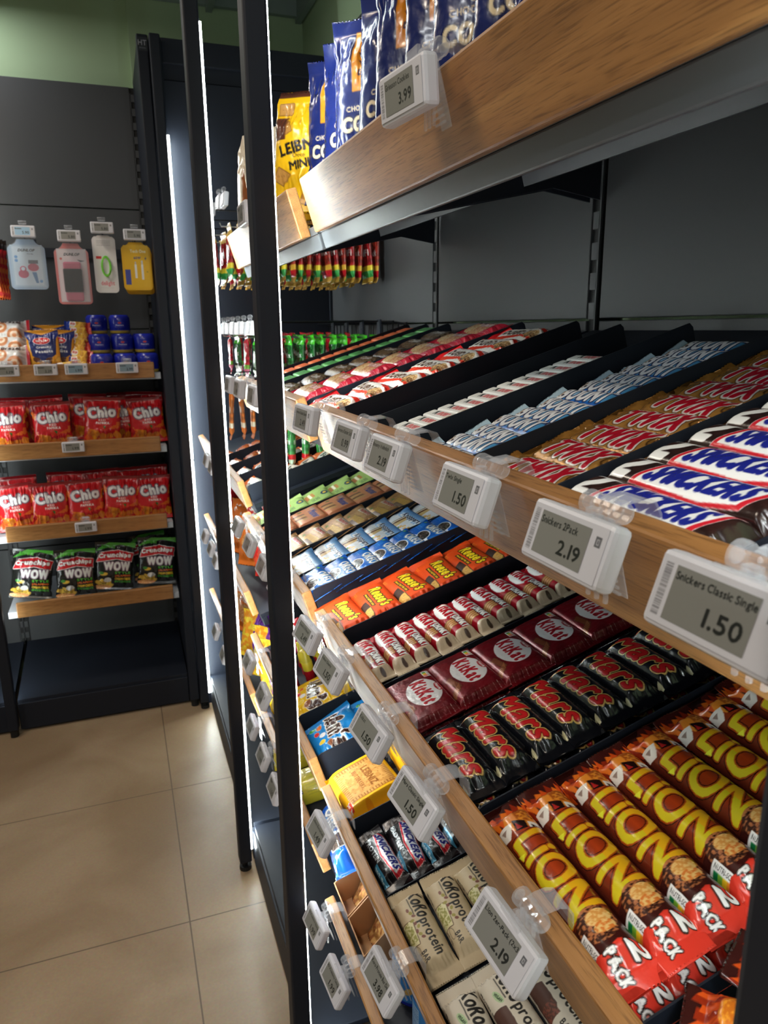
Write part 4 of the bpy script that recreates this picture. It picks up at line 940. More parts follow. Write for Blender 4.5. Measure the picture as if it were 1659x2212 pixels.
# fourth shelf
D(4, .664, 'between the beige and the white protein bars', h=.03); D(4, .838, 'between the black protein bars and the beige bars', h=.03); D(4, .990, 'between the yellow biscuit packs and the black protein bars', h=.05); D(4, 1.186, 'before the blue candy bags on the fourth shelf', h=.055); D(4, 1.345, 'between the blue and the yellow candy bags', h=.05)
koA = pack('bar_wrapper', .152, .046, .024, art_koro((196, 178, 146)), M['matte'], fin=.012, tr=.014, n=2.8, seed=41, wr=.0016, bend=(.006, -.004))
koB = pack('bar_wrapper', .152, .046, .024, art_koro((216, 208, 192), True), M['matte'], fin=.012, tr=.014, n=2.8, seed=42, wr=.0016, bend=(.006, -.004))
lane(koA, 'protein_bar', 'protein bar', 4, .752, .041, .0500, 6, 'beige protein bar with pistachio picture', 'beige protein bars on the fourth shelf', h=.018, yaw=2)
lane(koB, 'protein_bar', 'protein bar', 4, .585, .041, .0500, 7, 'off-white protein bar with brownie picture', 'off-white protein bars on the fourth shelf', h=.018, yaw=2)
sp = pack('bar_wrapper', .128, .042, .022, art_snkprot(), M['semi'], fin=.012, tr=.012, n=2.6, seed=43, wr=.0022, bend=(.006, -.002))
lane(sp, 'protein_chocolate_bar', 'protein bar', 4, .914, .040, .0400, 7, 'glossy black bar with blue letters on white', 'glossy black protein bars on the fourth shelf', h=.010, yaws=[3, -4, 2, -2, 4], tilt=6)
lz = pack('biscuit_wrapper', .142, .108, .040, art_leibniz(), M['film'], fin=.012, tr=.008, n=5, seed=44, wr=.0012, bend=(.004, .0))
lane(lz, 'butter_biscuit_pack', 'biscuit pack', 4, 1.084, .072, .118, 3, 'yellow pack with a square butter biscuit', 'yellow butter biscuit packs', h=.004, yaws=[5, -3, 2])
mb = pack('candy_bag', .118, .110, .024, art_mm((24, 130, 204), 1), M['film'], fin=.009, tr=.02, n=2.4, seed=45, wr=.003, pillow=.3)
my = pack('candy_bag', .118, .110, .024, art_mm((232, 186, 24), 0), M['film'], fin=.009, tr=.02, n=2.4, seed=46, wr=.003, pillow=.3)
lane(mb, 'candy_bag', 'candy bag', 4, 1.262, .070, .098, 4, 'bright blue candy bag with brown letters', 'blue candy bags on the fourth shelf', h=.024, yaws=[6, -8, 3], tilt=7)
lane(my, 'candy_bag', 'candy bag', 4, 1.418, .070, .098, 4, 'yellow candy bag with brown letters', 'yellow candy bags on the fourth shelf', h=.026, yaws=[-4, 7, -3], tilt=7)
def lathe(prof, m, name, seg=20):
    P = np.zeros((len(prof), seg, 3)); Cc = np.zeros((len(prof), seg, 3))
    for i, (r, z, c) in enumerate(prof):
        for j in range(seg):
            a = 2 * math.pi * j / seg; P[i, j] = (r * math.cos(a), r * math.sin(a), z); Cc[i, j] = c
    return grid_mesh(name, P, Cc, m, wrap=True, caps=True)
YB, RD, PK = (214, 200, 60), (206, 34, 46), (216, 60, 110)
tube = lathe([(.0001, 0, PK), (.010, .0, RD), (.012, .003, RD), (.012, .030, RD), (.0125, .031, YB), (.0125, .052, YB), (.0105, .054, (190, 180, 60)), (.0095, .080, YB), (.004, .082, YB)], M['film'], 'lolly_tube')
egg = lathe([(.0001, 0, (120, 10, 20)), (.016, .004, RD), (.021, .02, RD), (.021, .04, (220, 30, 40)), (.018, .062, RD), (.010, .078, RD), (.003, .084, RD)], M['film'], 'candy_bottle')
egp = lathe([(.0001, 0, PK), (.016, .004, PK), (.021, .02, PK), (.021, .04, (226, 80, 130)), (.018, .062, PK), (.010, .078, PK), (.003, .084, PK)], M['film'], 'candy_bottle')
rs = random.Random(12); n = 0
for r in range(6):
    for c in range(3):
        m = frame((0, -1, 0), (CA, 0, SA), (-SA, 0, CA), T(4, .04 + r * .040, 1.505 + c * .036 + rs.uniform(-.004, .004), .024)) @ rot('X', rs.uniform(-18, 6)) @ rot('Y', rs.uniform(-14, 14))
        tag(link('lolly_tube', tube, None, m), 'small lolly tube with yellow cap and red base among its like', 'lolly', 'yellow lolly tubes on the fourth shelf')
for r in range(5):
    for c in range(2):
        m = frame((0, -1, 0), (CA, 0, SA), (-SA, 0, CA), T(4, .05 + r * .052, 1.662 + c * .052, .006)) @ rot('X', rs.uniform(-12, 6)) @ rot('Y', rs.uniform(-8, 8))
        q = (r + c) % 2
        tag(link('candy_bottle', egp if q else egg, None, m), 'pink rounded candy bottle behind the lolly tubes' if q else 'red rounded candy bottle behind the lolly tubes', 'candy bottle', 'pink candy bottles' if q else 'red candy bottles')

# lowest sloping shelf
def art_roll():
    A = Art(190, 110, (20, 84, 184), 3); A.text('OREO', 76, 55, 22, WH, wd=70, bold=2, ol=[(3.6, (150, 205, 240)), (2, (12, 30, 92))]); A.ell(132, 56, 18, 24, (70, 56, 52), noise=(120, 104, 96), ol=(230, 236, 244), olw=2)
    A.mottle(A.X > 152, (24, 96, 205), WH, 8, .62); return A.grid(130, 90)
ro = pack('roll_wrapper', .19, .062, .056, art_roll(), M['film'], fin=.008, tr=.022, n=2.1, seed=51, wr=.002)
for i, (s, y, lb) in enumerate([(.052, 1.195, 'blue cookie roll with a dark cookie picture, nearest the board'), (.118, 1.20, 'blue cookie roll behind the front blue cookie roll')]):
    tag(link('cookie_roll', ro, None, SF(5, s, y, .001, -4)), lb, 'cookie roll', 'blue cookie rolls on the lowest sloping shelf')
def art_lemon():
    A = Art(150, 110, (222, 206, 60), 3); A.grady(30, 110, (226, 210, 70), (232, 226, 150)); A.bars(20, 20, 50, 44, c=(60, 60, 110), bg=(200, 206, 230)); A.lines(60, 14, 130, 60, (110, 110, 70), 9); A.rect(0, 86, 150, 110, (120, 92, 60)); A.text('Choc', 70, 98, 9, WH); return A.grid(90, 70)
lm = pack('cookie_bag', .15, .085, .05, art_lemon(), M['film'], fin=.01, tr=.03, n=2.2, seed=52, wr=.004)
for i, (s, y, lb) in enumerate([(.05, 1.40, 'yellow snack bag low beside the lit post'), (.135, 1.40, 'yellow snack bag behind another yellow bag, low by the post'), (.06, 1.53, 'yellow snack bag farthest along the lowest sloping shelf')]):
    tag(link('yellow_snack_bag', lm, None, SF(5, s, y, .002, 80)), lb, 'snack bag', 'yellow snack bags on the lowest sloping shelf')
# open cartons with nut bags
def art_knab(c):
    A = Art(100, 110, (206, 190, 160), 3); A.mottle(A.Y < 60, (196, 150, 90), (150, 96, 56), 6); A.poly([(20, 60), (80, 66), (76, 96), (24, 90)], (236, 226, 206)); A.text('Knabbits', 50, 78, 9, c, wd=44, bold=.8); A.ell(70, 44, 12, 9, c); A.rect(0, 100, 100, 110, c); return A.grid(80, 90)
k1, k2 = [pack('nut_bag', .125, .073, .022, upright(art_knab(c)), M['film'], fin=.008, tr=.02, n=2.2, seed=53, sym=True, wr=.002, pillow=.3) for c in ((214, 110, 60), (196, 40, 40))]
for j, (y0, bm, nm, lb) in enumerate([(.945, k2, 'salty', 'open cardboard tray of red and white nut bags'), (1.035, k1, 'sweet', 'open cardboard tray of orange and white nut bags')]):
    b = MB(); W = .087
    slope_box(b, '5a', .022, .200, y0, y0 + W, .001, .003); slope_box(b, '5a', .022, .024, y0, y0 + W, .003, .052); slope_box(b, '5a', .198, .200, y0, y0 + W, .003, .10)
    for yy in (y0, y0 + W - .002):
        mx = frame((CA, 0, SA), (0, 1, 0), (-SA, 0, CA), (X0, 0, TOP['5a'] - .06)); v0 = len(b.bm.verts)
        b.prism([(.024, .003), (.198, .003), (.198, .10), (.10, .09), (.024, .052)], 1, yy, yy + .002); b.bm.verts.ensure_lookup_table()
        for v in list(b.bm.verts)[v0:]: v.co = mx @ v.co
    tag(b.build('display_carton', M['card']), lb, 'carton', 'open cartons on the lowest sloping shelf')
    for i in range(4):
        lean = 28; X = Vector((math.sin(math.radians(lean)), 0, math.cos(math.radians(lean)))); Z = Vector((-X.z, 0, X.x)); Y = Z.cross(X)
        pos = T('5a',   .048 + i * .034, y0 + W / 2, .006) + X * .060
        tag(link('nut_bag', bm, None, frame(X, Y, Z, pos)), f"{'red' if j == 0 else 'orange'} and white nut bag, {['first', 'second', 'third', 'fourth', 'fifth'][i]} from the front of its cardboard tray", 'nut bag', f"{'red' if j == 0 else 'orange'} nut bags in their tray")
DB, LB = (26, 40, 140), (60, 130, 200)
def can_print(nu=60, nv=46):
    A = Art(250, 90, LB, 2); A.rect(0, 0, 250, 8, DB); A.rect(0, 84, 250, 90, DB)
    for k in range(3):
        x = 10 + k * 82; A.text('Peanuts', x + 22, 66, 10, WH, wd=36, bold=1); A.ell(x + 12, 30, 9, 6, (226, 190, 120), rot=40, noise=(190, 140, 70)); A.ell(x + 28, 22, 9, 6, (216, 176, 100), rot=-20, noise=(190, 140, 70)); A.rect(x + 44, 14, x + 76, 74, (150, 190, 226)).lines(x + 46, 16, x + 74, 72, (30, 50, 130), 12, .6)
    return A.grid(160, nv)
def can_mesh():
    G = can_print(); N = 160; prof = [(.0001, 0), (.036, 0), (.0372, .002)] + [(.0372, .002 + .082 * i / 45) for i in range(46)] + [(.0372, .084), (.0385, .085), (.0385, .091), (.037, .093), (.034, .0905), (.0001, .0905)]
    P = np.zeros((len(prof), N, 3)); C = np.zeros((len(prof), N, 3)); a = -2 * np.pi * np.arange(N) / N
    for i, (r, z) in enumerate(prof):
        P[i, :, 0] = r * np.cos(-a); P[i, :, 1] = r * np.sin(-a); P[i, :, 2] = z
        C[i] = G[:, i - 3] if 3 <= i < 49 else DB
    return grid_mesh('nut_can', P, C, M['film'], wrap=True, caps=True)
can = can_mesh(); F0 = frame((CA, 0, SA), (0, 1, 0), (-SA, 0, CA), (0, 0, 0))
for (s, y, lv, lb) in [(.075, .880, 0, 'blue nut can under the beige bars, farthest along the row'), (.075, .795, 0, 'blue nut can in the middle of its row below the beige bars'), (.075, .710, 0, 'blue nut can nearest the camera on the lowest sloping shelf'), (.162, .880, 0, 'blue nut can in the second row, farthest along'), (.162, .795, 0, 'blue nut can in the second row, nearer the camera')]:
    m = Matrix.Translation(T('5a', s, y, 0) + Vector((0, 0, .0125 + lv * .1))) @ rot('Z', 200)
    tag(link('nut_can', can, None, m), lb, 'can', 'blue nut cans on the lowest sloping shelf')

# top shelf bags
def standing(me, name, cat, label, group, pos, face, lean=0, roll=0, L=.2):
    """face: direction the print looks to (degrees, 180 = towards the aisle); pos: foot of the bag"""
    f = math.radians(face); out = Vector((math.cos(f), math.sin(f), 0)); l = math.radians(lean)
    X = Vector((0, 0, 1)) * math.cos(l) - out * math.sin(l); Z = out * math.cos(l) + Vector((0, 0, 1)) * math.sin(l); Y = Z.cross(X)
    m = frame(X, Y, Z, Vector(pos) + X * (L / 2 + .002)) @ rot('Z', roll)
    return tag(link(name, me, None, m), label, cat, group)
ORDN = ['first', 'second', 'third', 'fourth', 'fifth', 'sixth', 'seventh', 'eighth', 'ninth', 'tenth', 'eleventh', 'twelfth', 'thirteenth', 'fourteenth', 'fifteenth', 'sixteenth', 'seventeenth', 'eighteenth']
cb = [pack('cookie_bag', .212, .128, .044, upright(art_cookies()), M['film'], fin=.016, tr=.05, n=2.2, seed=sd, sym=True, wr=.0035, pillow=.35, bw=(24, 36, 96)) for sd in (61, 71)]
for i in range(10):
    y = 1.215 - i * .084
    standing(cb[i % 2], 'cookie_bag', 'cookie bag', f'navy and orange cookie bag, {ORDN[i]} from the far end of the top shelf', 'navy cookie bags on the top shelf', (.372 + .006 * (i % 2), y, TOP[1] - .060 + .047), 222 + (i % 3) * 3, 3, -2 + i % 3, L=.212)
mi_ = [pack('biscuit_bag', .192, .120, .050, upright(art_minis()), M['film'], fin=.020, tr=.05, n=2.2, seed=sd, sym=True, wr=.004, pillow=.35, bend=(.002, -.010), bw=(240, 180, 24)) for sd in (62, 72)]
for i, (x, y, f, lb) in enumerate([(.322, 1.262, 228, 'yellow mini biscuit bag nearest the gap in the top board'), (.345, 1.35, 215, 'yellow mini biscuit bag behind the front yellow one'), (.340, 1.44, 205, 'yellow mini biscuit bag hidden partly by the lit post')]):
    standing(mi_[i % 2], 'biscuit_bag', 'biscuit bag', lb, 'yellow biscuit bags on the top shelf', (x + .006, y + .012, TOP[1] - .060 + .040), f, 6, -3, L=.192)
cm = pack('paper_snack_bag', .205, .09, .045, upright(art_cream()), M['matte'], fin=.022, tr=.05, n=2.2, seed=63, sym=True, wr=.004, pillow=.35, bend=(.0, -.014), bw=(226, 212, 188))
for i, (x, y, f, lb) in enumerate([(.325, 1.60, 225, 'cream paper snack bag with folded top, nearer the lit post'), (.325, 1.71, 225, 'cream paper snack bag at the far end of the top board')]):
    standing(cm, 'paper_snack_bag', 'snack bag', lb, 'cream paper bags on the top shelf', (x + .006, y, TOP[1] - .060 + .034), f, -4, 6 - 12 * i, L=.205)

# far unit: hooks with hanging goods
def hook(loc, ln, ang=0, name='display_hook', label='', x_dir=-1, tagz=True, price='1.49', group='wire hooks of the far unit'):
    """wire hook reaching from the wall towards the aisle"""
    e = empty(name, loc, ang); tag(e, label, 'hook', group)
    MB().tube([(0, 0, 0), (-ln, 0, .004), (-ln - .004, 0, .014)], .0024, 7).build('wire_arm', M['chrome'], e)
    b = MB().tube([(0, 0, .0), (0, 0, .045), (-ln + .01, 0, .047), (-ln - .012, 0, .047)], .0018, 6); b.build('label_arm', M['wire'], e)
    MB().box((-.007, -.014, -.02), (-.0005, .014, .05), .002).build('mount_plate', M['dark'], e)
    return e
def hook_tag(loc, price, label, rz=0, tint=G1, group='price tags on hook ends'):
    e = empty('price_tag', loc, rz); tag(e, label, 'price tag', group)
    mx = frame((0, -1, 0), (math.sin(.12), 0, math.cos(.12)), (-math.cos(.12), 0, math.sin(.12)), (-.006, 0, -.020))
    key = ('Snackmix', price, False, tint)
    if key not in _faces: _faces[key] = tag_face('Snackmix', price, False, tint)
    link('casing', CAS, e, mx); link('face_plate', _faces[key][0], e, mx); link('screen', _faces[key][1], e, mx)
    MB().tube([(0, -.013, .008), (0, .013, .008)], .006, 10).box((-.004, -.010, -.004), (.004, .010, .005), .001).build('clip', M['clear'], e, True)
def art_hang(top, mid, band, low, bottom, t='Stick', tc=WH):
    A = Art(80, 150, mid, 2.2); A.rect(0, 118, 80, 150, top); A.mottle((A.Y > 46) & (A.Y < 118), mid, tuple(int(c * .7) for c in mid), 7); A.rect(0, 34, 80, 48, band); A.rect(0, 16, 80, 34, low); A.rect(0, 0, 80, 16, bottom)
    A.text(t, 40, 84, 16, tc, wd=56, bold=1.4, rot=0); return A.grid(46, 66)
hb1 = pack('snack_bag', .155, .075, .016, upright(art_hang((206, 170, 80), (170, 40, 44), (230, 210, 60), (60, 160, 80), (190, 150, 60), 'BiFi')), M['film'], fin=.012, tr=.03, n=2.2, seed=81, sym=True, wr=.004, pillow=.4)
hb2 = pack('snack_bag', .155, .075, .016, upright(art_hang((200, 160, 70), (160, 50, 40), (216, 170, 60), (190, 30, 40), (206, 160, 70), 'Snack')), M['film'], fin=.012, tr=.03, n=2.2, seed=82, sym=True, wr=.004, pillow=.4)
gr_ = pack('snack_bag', .120, .060, .014, upright(art_hang((70, 190, 40), (40, 110, 50), (40, 60, 40), (220, 226, 220), (60, 170, 50), 'Mix')), M['film'], fin=.012, tr=.02, n=2.2, seed=83, sym=True, wr=.003, pillow=.4)
rdb = pack('snack_bag', .130, .062, .014, upright(art_hang((206, 30, 44), (206, 34, 50), (120, 190, 60), (226, 120, 150), (214, 50, 80), 'Jelly')), M['film'], fin=.012, tr=.02, n=2.2, seed=84, sym=True, wr=.003, pillow=.4)
pro = pack('snack_bag', .150, .045, .012, upright(art_hang((190, 100, 30), (200, 110, 40), (226, 220, 200), (214, 120, 50), (190, 100, 40), 'PROTEIN')), M['matte'], fin=.010, tr=.02, n=2.2, seed=85, sym=True, wr=.002, pillow=.4)
cuc = pack('snack_bag', .150, .030, .022, upright(art_hang((60, 180, 40), (60, 150, 70), (200, 30, 40), (190, 220, 190), (70, 180, 60), 'Gurke')), M['film'], fin=.014, tr=.02, n=2.1, seed=86, sym=True, wr=.002, pillow=.3)
def hang_row(me, y, z, x0, x1, n, L, group, desc, rs_=5, name='snack_bag', jit=6, hl='', xs=.7985):
    rs = random.Random(rs_ + int(y * 100)); hook((xs, y, z), xs - x0 + .02, 0, label=hl)
    for i in range(n):
        x = x0 + (x1 - x0) * i / max(1, n - 1); f = math.radians(180 + rs.uniform(-jit, jit)); out = Vector((math.cos(f), math.sin(f), 0)); X = Vector((rs.uniform(-.06, .06), rs.uniform(-.05, .05), 1)).normalized(); Y = out.cross(X).normalized(); Z = X.cross(Y)
        me_ = me[i % len(me)] if isinstance(me, list) else me
        tag(link(name, me_, None, frame(X, Y, Z, (x, y, z - L / 2 + .010))), f'{desc}, {ORDN[i]} from the hook tip' , 'snack bag', group)
for (y, me, cn) in ((2.62, hb2, 'gold and red'), (2.42, hb1, 'green and yellow')):
    hang_row(me, y, 1.765, .325, .765, 18, .155, f'{cn} snack bags on an upper hook', f'{cn} snack bag on an upper hook', hl=f'upper wire hook holding the {cn} snack bags')
hang_row([hb1, hb2], 2.22, 1.765, .340, .775, 18, .155, 'mixed meat snack bags on the nearest upper hook', 'red, green and gold bag on the nearest upper hook', hl='upper wire hook nearest the camera, full of meat snack bags')
for (x, y, z, nm) in ((.335, 2.24, 1.862, 'nearest'), (.335, 2.34, 1.872, 'middle'), (.325, 2.44, 1.862, 'farthest')):
    hook_tag((x, y, z), '2.49', f'{nm} of three blank-edged tags above the upper hooks')
for i, (y, me, cn, ds) in enumerate([(2.54, rdb, 'red jelly', 'red'), (2.38, gr_, 'bright green', 'green'), (2.22, [rdb, gr_], 'red and green', 'mixed'), (2.06, gr_, 'green-topped', 'green')]):
    hang_row(me, y, 1.462, .372, .715, 12, .125, f'{cn} bags on a middle hook', f'{cn} candy bag on a middle hook', xs=.735, hl=f'middle wire hook holding the {cn} candy bags')
for i in range(6): hook_tag((.352, 2.52 - i * .10, 1.512), ['1.29', '1.49', '1.99'][i % 3], f'{ORDN[i]} from the far end in the row of hook tags beside the post', tint=G1 if i % 2 else (150, 180, 206))
hang_row(pro, 2.10, 1.325, .300, .42, 5, .150, 'orange protein sticks on a short lower hook', 'orange protein stick bag on a lower hook', hl='short lower hook with orange protein sticks')
hang_row(cuc, 1.97, 1.245, .400, .60, 6, .150, 'green tube bags hanging below the second shelf', 'shiny green tube bag on a lower hook', jit=20, hl='lower hook with shiny green tube bags')

# far unit shelves
def art_ob(c1, c2):
    A = Art(110, 60, c1, 2.2); A.poly([(0, 0), (60, 0), (30, 60), (0, 60)], c2); A.text('Bar', 70, 30, 14, BK, bold=1); A.ell(90, 30, 12, 8, (150, 90, 50)); return A.grid(60, 36)
oa = pack('bar_wrapper', .12, .050, .018, art_ob((224, 120, 50), (190, 90, 40)), M['film'], seed=91, wr=.003); obb = pack('bar_wrapper', .12, .050, .018, art_ob((222, 216, 206), (224, 110, 50)), M['film'], seed=92, wr=.003)
for k, y, me, nm, h in (('c3', 1.93, obb, 'white and orange', .014), ('c3', 2.08, obb, 'cream and orange', .014), ('c3', 2.24, oa, 'orange', .014), ('c3', 2.40, oa, 'bright orange', .014)):
    D(k, y - .078, f'beside the {nm} bars of the far unit')
    lane(me, 'cereal_bar', 'cereal bar', k, y, .042, .052, 7, f'{nm} cereal bar in the far unit', f'{nm} cereal bars of the far unit', h=h, yaws=[8, -10, 14, -6, 10], tilt=12)
can2 = lathe([(.0001, 0, WH), (.036, 0, WH), (.037, .004, RD), (.037, .05, RD), (.037, .051, (236, 200, 60)), (.037, .10, (236, 190, 60)), (.037, .101, RD), (.037, .19, RD), (.0385, .191, WH), (.0385, .205, WH), (.036, .207, WH), (.0001, .207, WH)], M['film'], 'crisp_tube')
for i, (x, y) in enumerate([(.335, 2.60), (.335, 2.51), (.42, 2.60), (.42, 2.51)]):
    tag(link('crisp_tube', can2, None, Matrix.Translation((x, y, TOP['c4'] - .06 + (x - X0) * SA / CA + .012))), ['red crisp tube with white lid beside the far lit post', 'red crisp tube nearer the camera in the far unit', 'red crisp tube behind the one beside the far post', 'red crisp tube behind the nearer red tube'][i], 'crisp tube', 'red crisp tubes in the far unit')
A = Art(120, 170, (236, 232, 230), 2.4); A.mottle((A.Y < 80), (200, 34, 40), (232, 90, 50), 14); A.text('BALLEN', 60, 104, 16, (40, 90, 170), wd=80, bold=1.4); A.mottle((A.Y > 140), (206, 40, 44), WH, 6)
wb = pack('candy_bag', .20, .13, .045, upright(A.grid(70, 100)), M['film'], fin=.012, tr=.04, n=2.2, seed=93, sym=True, wr=.004, pillow=.35)
standing(wb, 'candy_bag', 'candy bag', 'large white and red candy bag leaning in the far unit', 'large bags of the far unit', (.36, 1.98, TOP['c4'] - .006), 215, 4, 10, L=.20)
standing(wb, 'candy_bag', 'candy bag', 'large white and red candy bag behind the leaning one', 'large bags of the far unit', (.43, 2.03, TOP['c4'] + .014), 205, 4, -6, L=.20)
A = Art(120, 150, (110, 40, 170), 2.4); A.mottle((A.X < 50), (236, 150, 40), (240, 210, 60), 8); A.text('Sauer', 76, 100, 18, (240, 220, 60), wd=60, bold=1.6); A.ell(86, 50, 16, 20, (226, 70, 60))
pb = pack('candy_bag', .15, .12, .035, upright(A.grid(70, 90)), M['film'], fin=.012, tr=.03, n=2.2, seed=94, sym=True, wr=.004, pillow=.35)
for i, (x, y, k) in enumerate([(.335, 1.86, 'c5'), (.34, 1.96, 'c5'), (.335, 2.10, 'c5')]):
    standing(pb, 'candy_bag', 'candy bag', f'purple and orange candy bag, {ORDN[i]} from the middle post', 'purple candy bags of the far unit', (x, y, TOP[k] - .014), 210 + i * 8, 10, 6 - 5 * i, L=.15)
A = Art(110, 130, (228, 120, 44), 2.4); A.ell(55, 60, 36, 30, (226, 190, 130), noise=(190, 110, 60)); A.text('Keks', 55, 104, 18, WH, wd=60, bold=1.4)
og = pack('biscuit_pouch', .15, .12, .04, upright(A.grid(60, 80)), M['film'], fin=.012, tr=.03, n=2.2, seed=95, sym=True, wr=.004, pillow=.35)
for i, (x, y, k) in enumerate([(.34, 2.30, 'c5'), (.34, 2.42, 'c5'), (.34, 2.22, 'c4'), (.35, 2.34, 'c4'), (.34, 2.56, 'c5'), (.345, 2.10, 'c4')]):
    standing(og, 'biscuit_pouch', 'biscuit bag', f'orange biscuit bag in the far unit, {ORDN[i]} of its group', 'orange biscuit bags of the far unit', (x, y, TOP[k] - .014), 200 + i * 5, 8, 0, L=.15)
# middle unit, low shelf leftovers
yb = lathe([(.0001, 0, (236, 200, 20)), (.022, .004, (240, 204, 20)), (.026, .03, (240, 204, 20)), (.022, .055, (236, 196, 20)), (.010, .07, (236, 196, 20)), (.003, .075, (236, 196, 20))], M['film'], 'toy_candy')
tag(link('toy_candy', yb, None, frame((CA, 0, SA), (0, 1, 0), (-SA, 0, CA), T(5, .05, 1.735, .001))), 'plain yellow rounded candy toy at the far end of the lowest board', 'candy toy')

# ------------------------------------------------------------------ snack unit goods
ch = [pack('crisp_bag', .172, .126, .050, upright(art_chio()), M['film'], fin=.010, tr=.045, n=2.1, seed=sd, sym=True, wr=.0055, pillow=.3, bw=(150, 20, 26), flare=1.08) for sd in (101, 111, 121)]
def row(items, z, ms, nm, desc, group, L):
    for i, (x, y, f, roll, dz, lb) in enumerate(items):
        standing(ms[i % len(ms)], nm, 'crisp bag', f'{desc}, {lb}', group, (x, y + .004, z + dz + abs(roll) * .0013 + .001), f, 7, roll, L=L)
Z1, Z2, Z3, Z4 = [zb + .019 for zb in SN]
row([(-.385, 2.952, 270, 1, 0, 'leftmost in front'), (-.235, 2.955, 272, 0, 0, 'second in front'), (-.062, 2.950, 262, -3, .006, 'middle in front'), (.022, 3.00, 270, 2, .004, 'between the two rightmost'), (.100, 2.955, 272, 2, 0, 'rightmost in front'),
     (-.385, 3.035, 270, 0, .014, 'leftmost in the back row'), (-.26, 3.035, 268, 3, .012, 'second in the back row'), (-.11, 3.025, 270, -2, .016, 'third in the back row'), (.03, 3.075, 270, 0, .016, 'fourth in the back row'), (.098, 3.03, 270, -2, .016, 'rightmost in the back row')],
    Z2, ch, 'crisp_bag', 'red crisp bag on the upper crisp shelf', 'red crisp bags on the upper crisp shelf', .172)
row([(-.392, 2.945, 270, 4, 0, 'leftmost in front'), (-.275, 2.950, 276, -1, 0, 'second in front'), (-.150, 2.955, 270, 1, 0, 'third in front'), (-.020, 2.950, 268, -3, .003, 'fourth in front'), (.098, 2.950, 270, -1, 0, 'rightmost in front'),
     (-.385, 3.03, 270, 2, .018, 'leftmost in the back row'), (-.22, 3.03, 270, -2, .022, 'second in the back row'), (-.085, 3.03, 270, 2, .022, 'third in the back row'), (.022, 3.03, 270, 0, .024, 'fourth in the back row'), (.098, 3.03, 270, 1, .026, 'rightmost in the back row')],
    Z3, ch, 'crisp_bag', 'red crisp bag on the lower crisp shelf', 'red crisp bags on the lower crisp shelf', .172)
fp = [pack('crisp_bag', .190, .140, .055, upright(art_flips()), M['film'], fin=.010, tr=.045, n=2.1, seed=sd, sym=True, wr=.0055, pillow=.3, bw=(24, 30, 24), flare=1.08) for sd in (102, 112)]
row([(-.368, 2.955, 268, -10, .006, 'leftmost'), (-.215, 2.950, 272, -3, .0, 'second from the left'), (-.072, 2.955, 270, -8, .004, 'third from the left'), (.090, 2.950, 268, -5, .012, 'rightmost and tallest'), (.065, 3.03, 270, 6, .01, 'behind the rightmost one')],
    Z4, fp, 'crisp_bag', 'black crisp bag with green and red print', 'black crisp bags on the bottom shelf', .195)
nb = pack('nut_bag', .150, .105, .034, upright(art_nut()), M['film'], fin=.010, tr=.03, n=2.1, seed=103, sym=True, wr=.003, pillow=.3)
for i, (x, y, f, r, dz, lb) in enumerate([(-.232, 2.945, 268, 3, 0, 'orange and navy nut bag standing foremost'), (-.185, 2.975, 272, -4, .0, 'orange and navy nut bag right behind the foremost'), (-.215, 3.03, 270, 0, .02, 'orange and navy nut bag at the back of its pile')]):
    standing(nb, 'nut_bag', 'nut bag', lb, 'orange and navy nut bags', (x, y + .004, Z1 + dz + abs(r) * .001 + .001), f, 6, r, L=.15)
pz = pack('pretzel_bag', .185, .10, .055, art_pretz(), M['film'], fin=.01, tr=.03, n=2.1, seed=104, wr=.004)
for i in range(3):
    m = frame((1, 0, 0), (0, .35, .94), (0, -.94, .35), (-.372, 2.965 + .012 * i, Z1 + .048 + .052 * i)) if i == 0 else frame((1, 0, 0), (0, .5, .87), (0, -.87, .5), (-.368, 2.985 + .02 * i, Z1 + .045 + .045 * i))
    tag(link('pretzel_bag', pz, None, m), f'white bag with brown pretzels, {["bottom", "middle", "top"][i]} of its pile', 'snack bag', 'white pretzel bags')
sm = [pack('snack_pack', .090, .038, .024, art_small(sd), M['film'], fin=.008, seed=sd, wr=.003) for sd in (105, 115)]
rs = random.Random(3); n = 0
for lv in range(8):
    for dx in (0,):
        m = frame((1, 0, 0), (0, .5, .866), (0, -.866, .5), (-.118 + rs.uniform(-.006, .006), 2.965 + .014 * lv, Z1 + .018 + .0205 * lv)) @ rot('Z', rs.uniform(-8, 8))
        tag(link('snack_pack', sm[lv % 2], None, m), f'small yellow and blue snack pack, {ORDN[lv]} from the bottom of its stack', 'snack pack', 'small snack packs in a stack')
m = frame((.96, 0, .2), (-.1, .5, .86), (0, -.866, .5), (-.165, 2.935, Z1 + .020)); tag(link('snack_pack', sm[0], None, m), 'small yellow and blue snack pack leaning before the nut bags', 'snack pack', 'small snack packs in a stack')
NB = (24, 36, 150)
A = Art(240, 70, (206, 176, 70), 2); 
tin = lathe([(.0001, 0, (200, 170, 60)), (.034, 0, (200, 170, 60)), (.037, .003, (206, 176, 70)), (.0375, .010, (206, 176, 70)), (.0385, .012, NB), (.0395, .045, NB), (.0385, .060, (30, 40, 160)), (.033, .068, (30, 44, 170)), (.030, .0695, NB), (.0001, .0695, NB)], M['film'], 'nut_tin', 24)
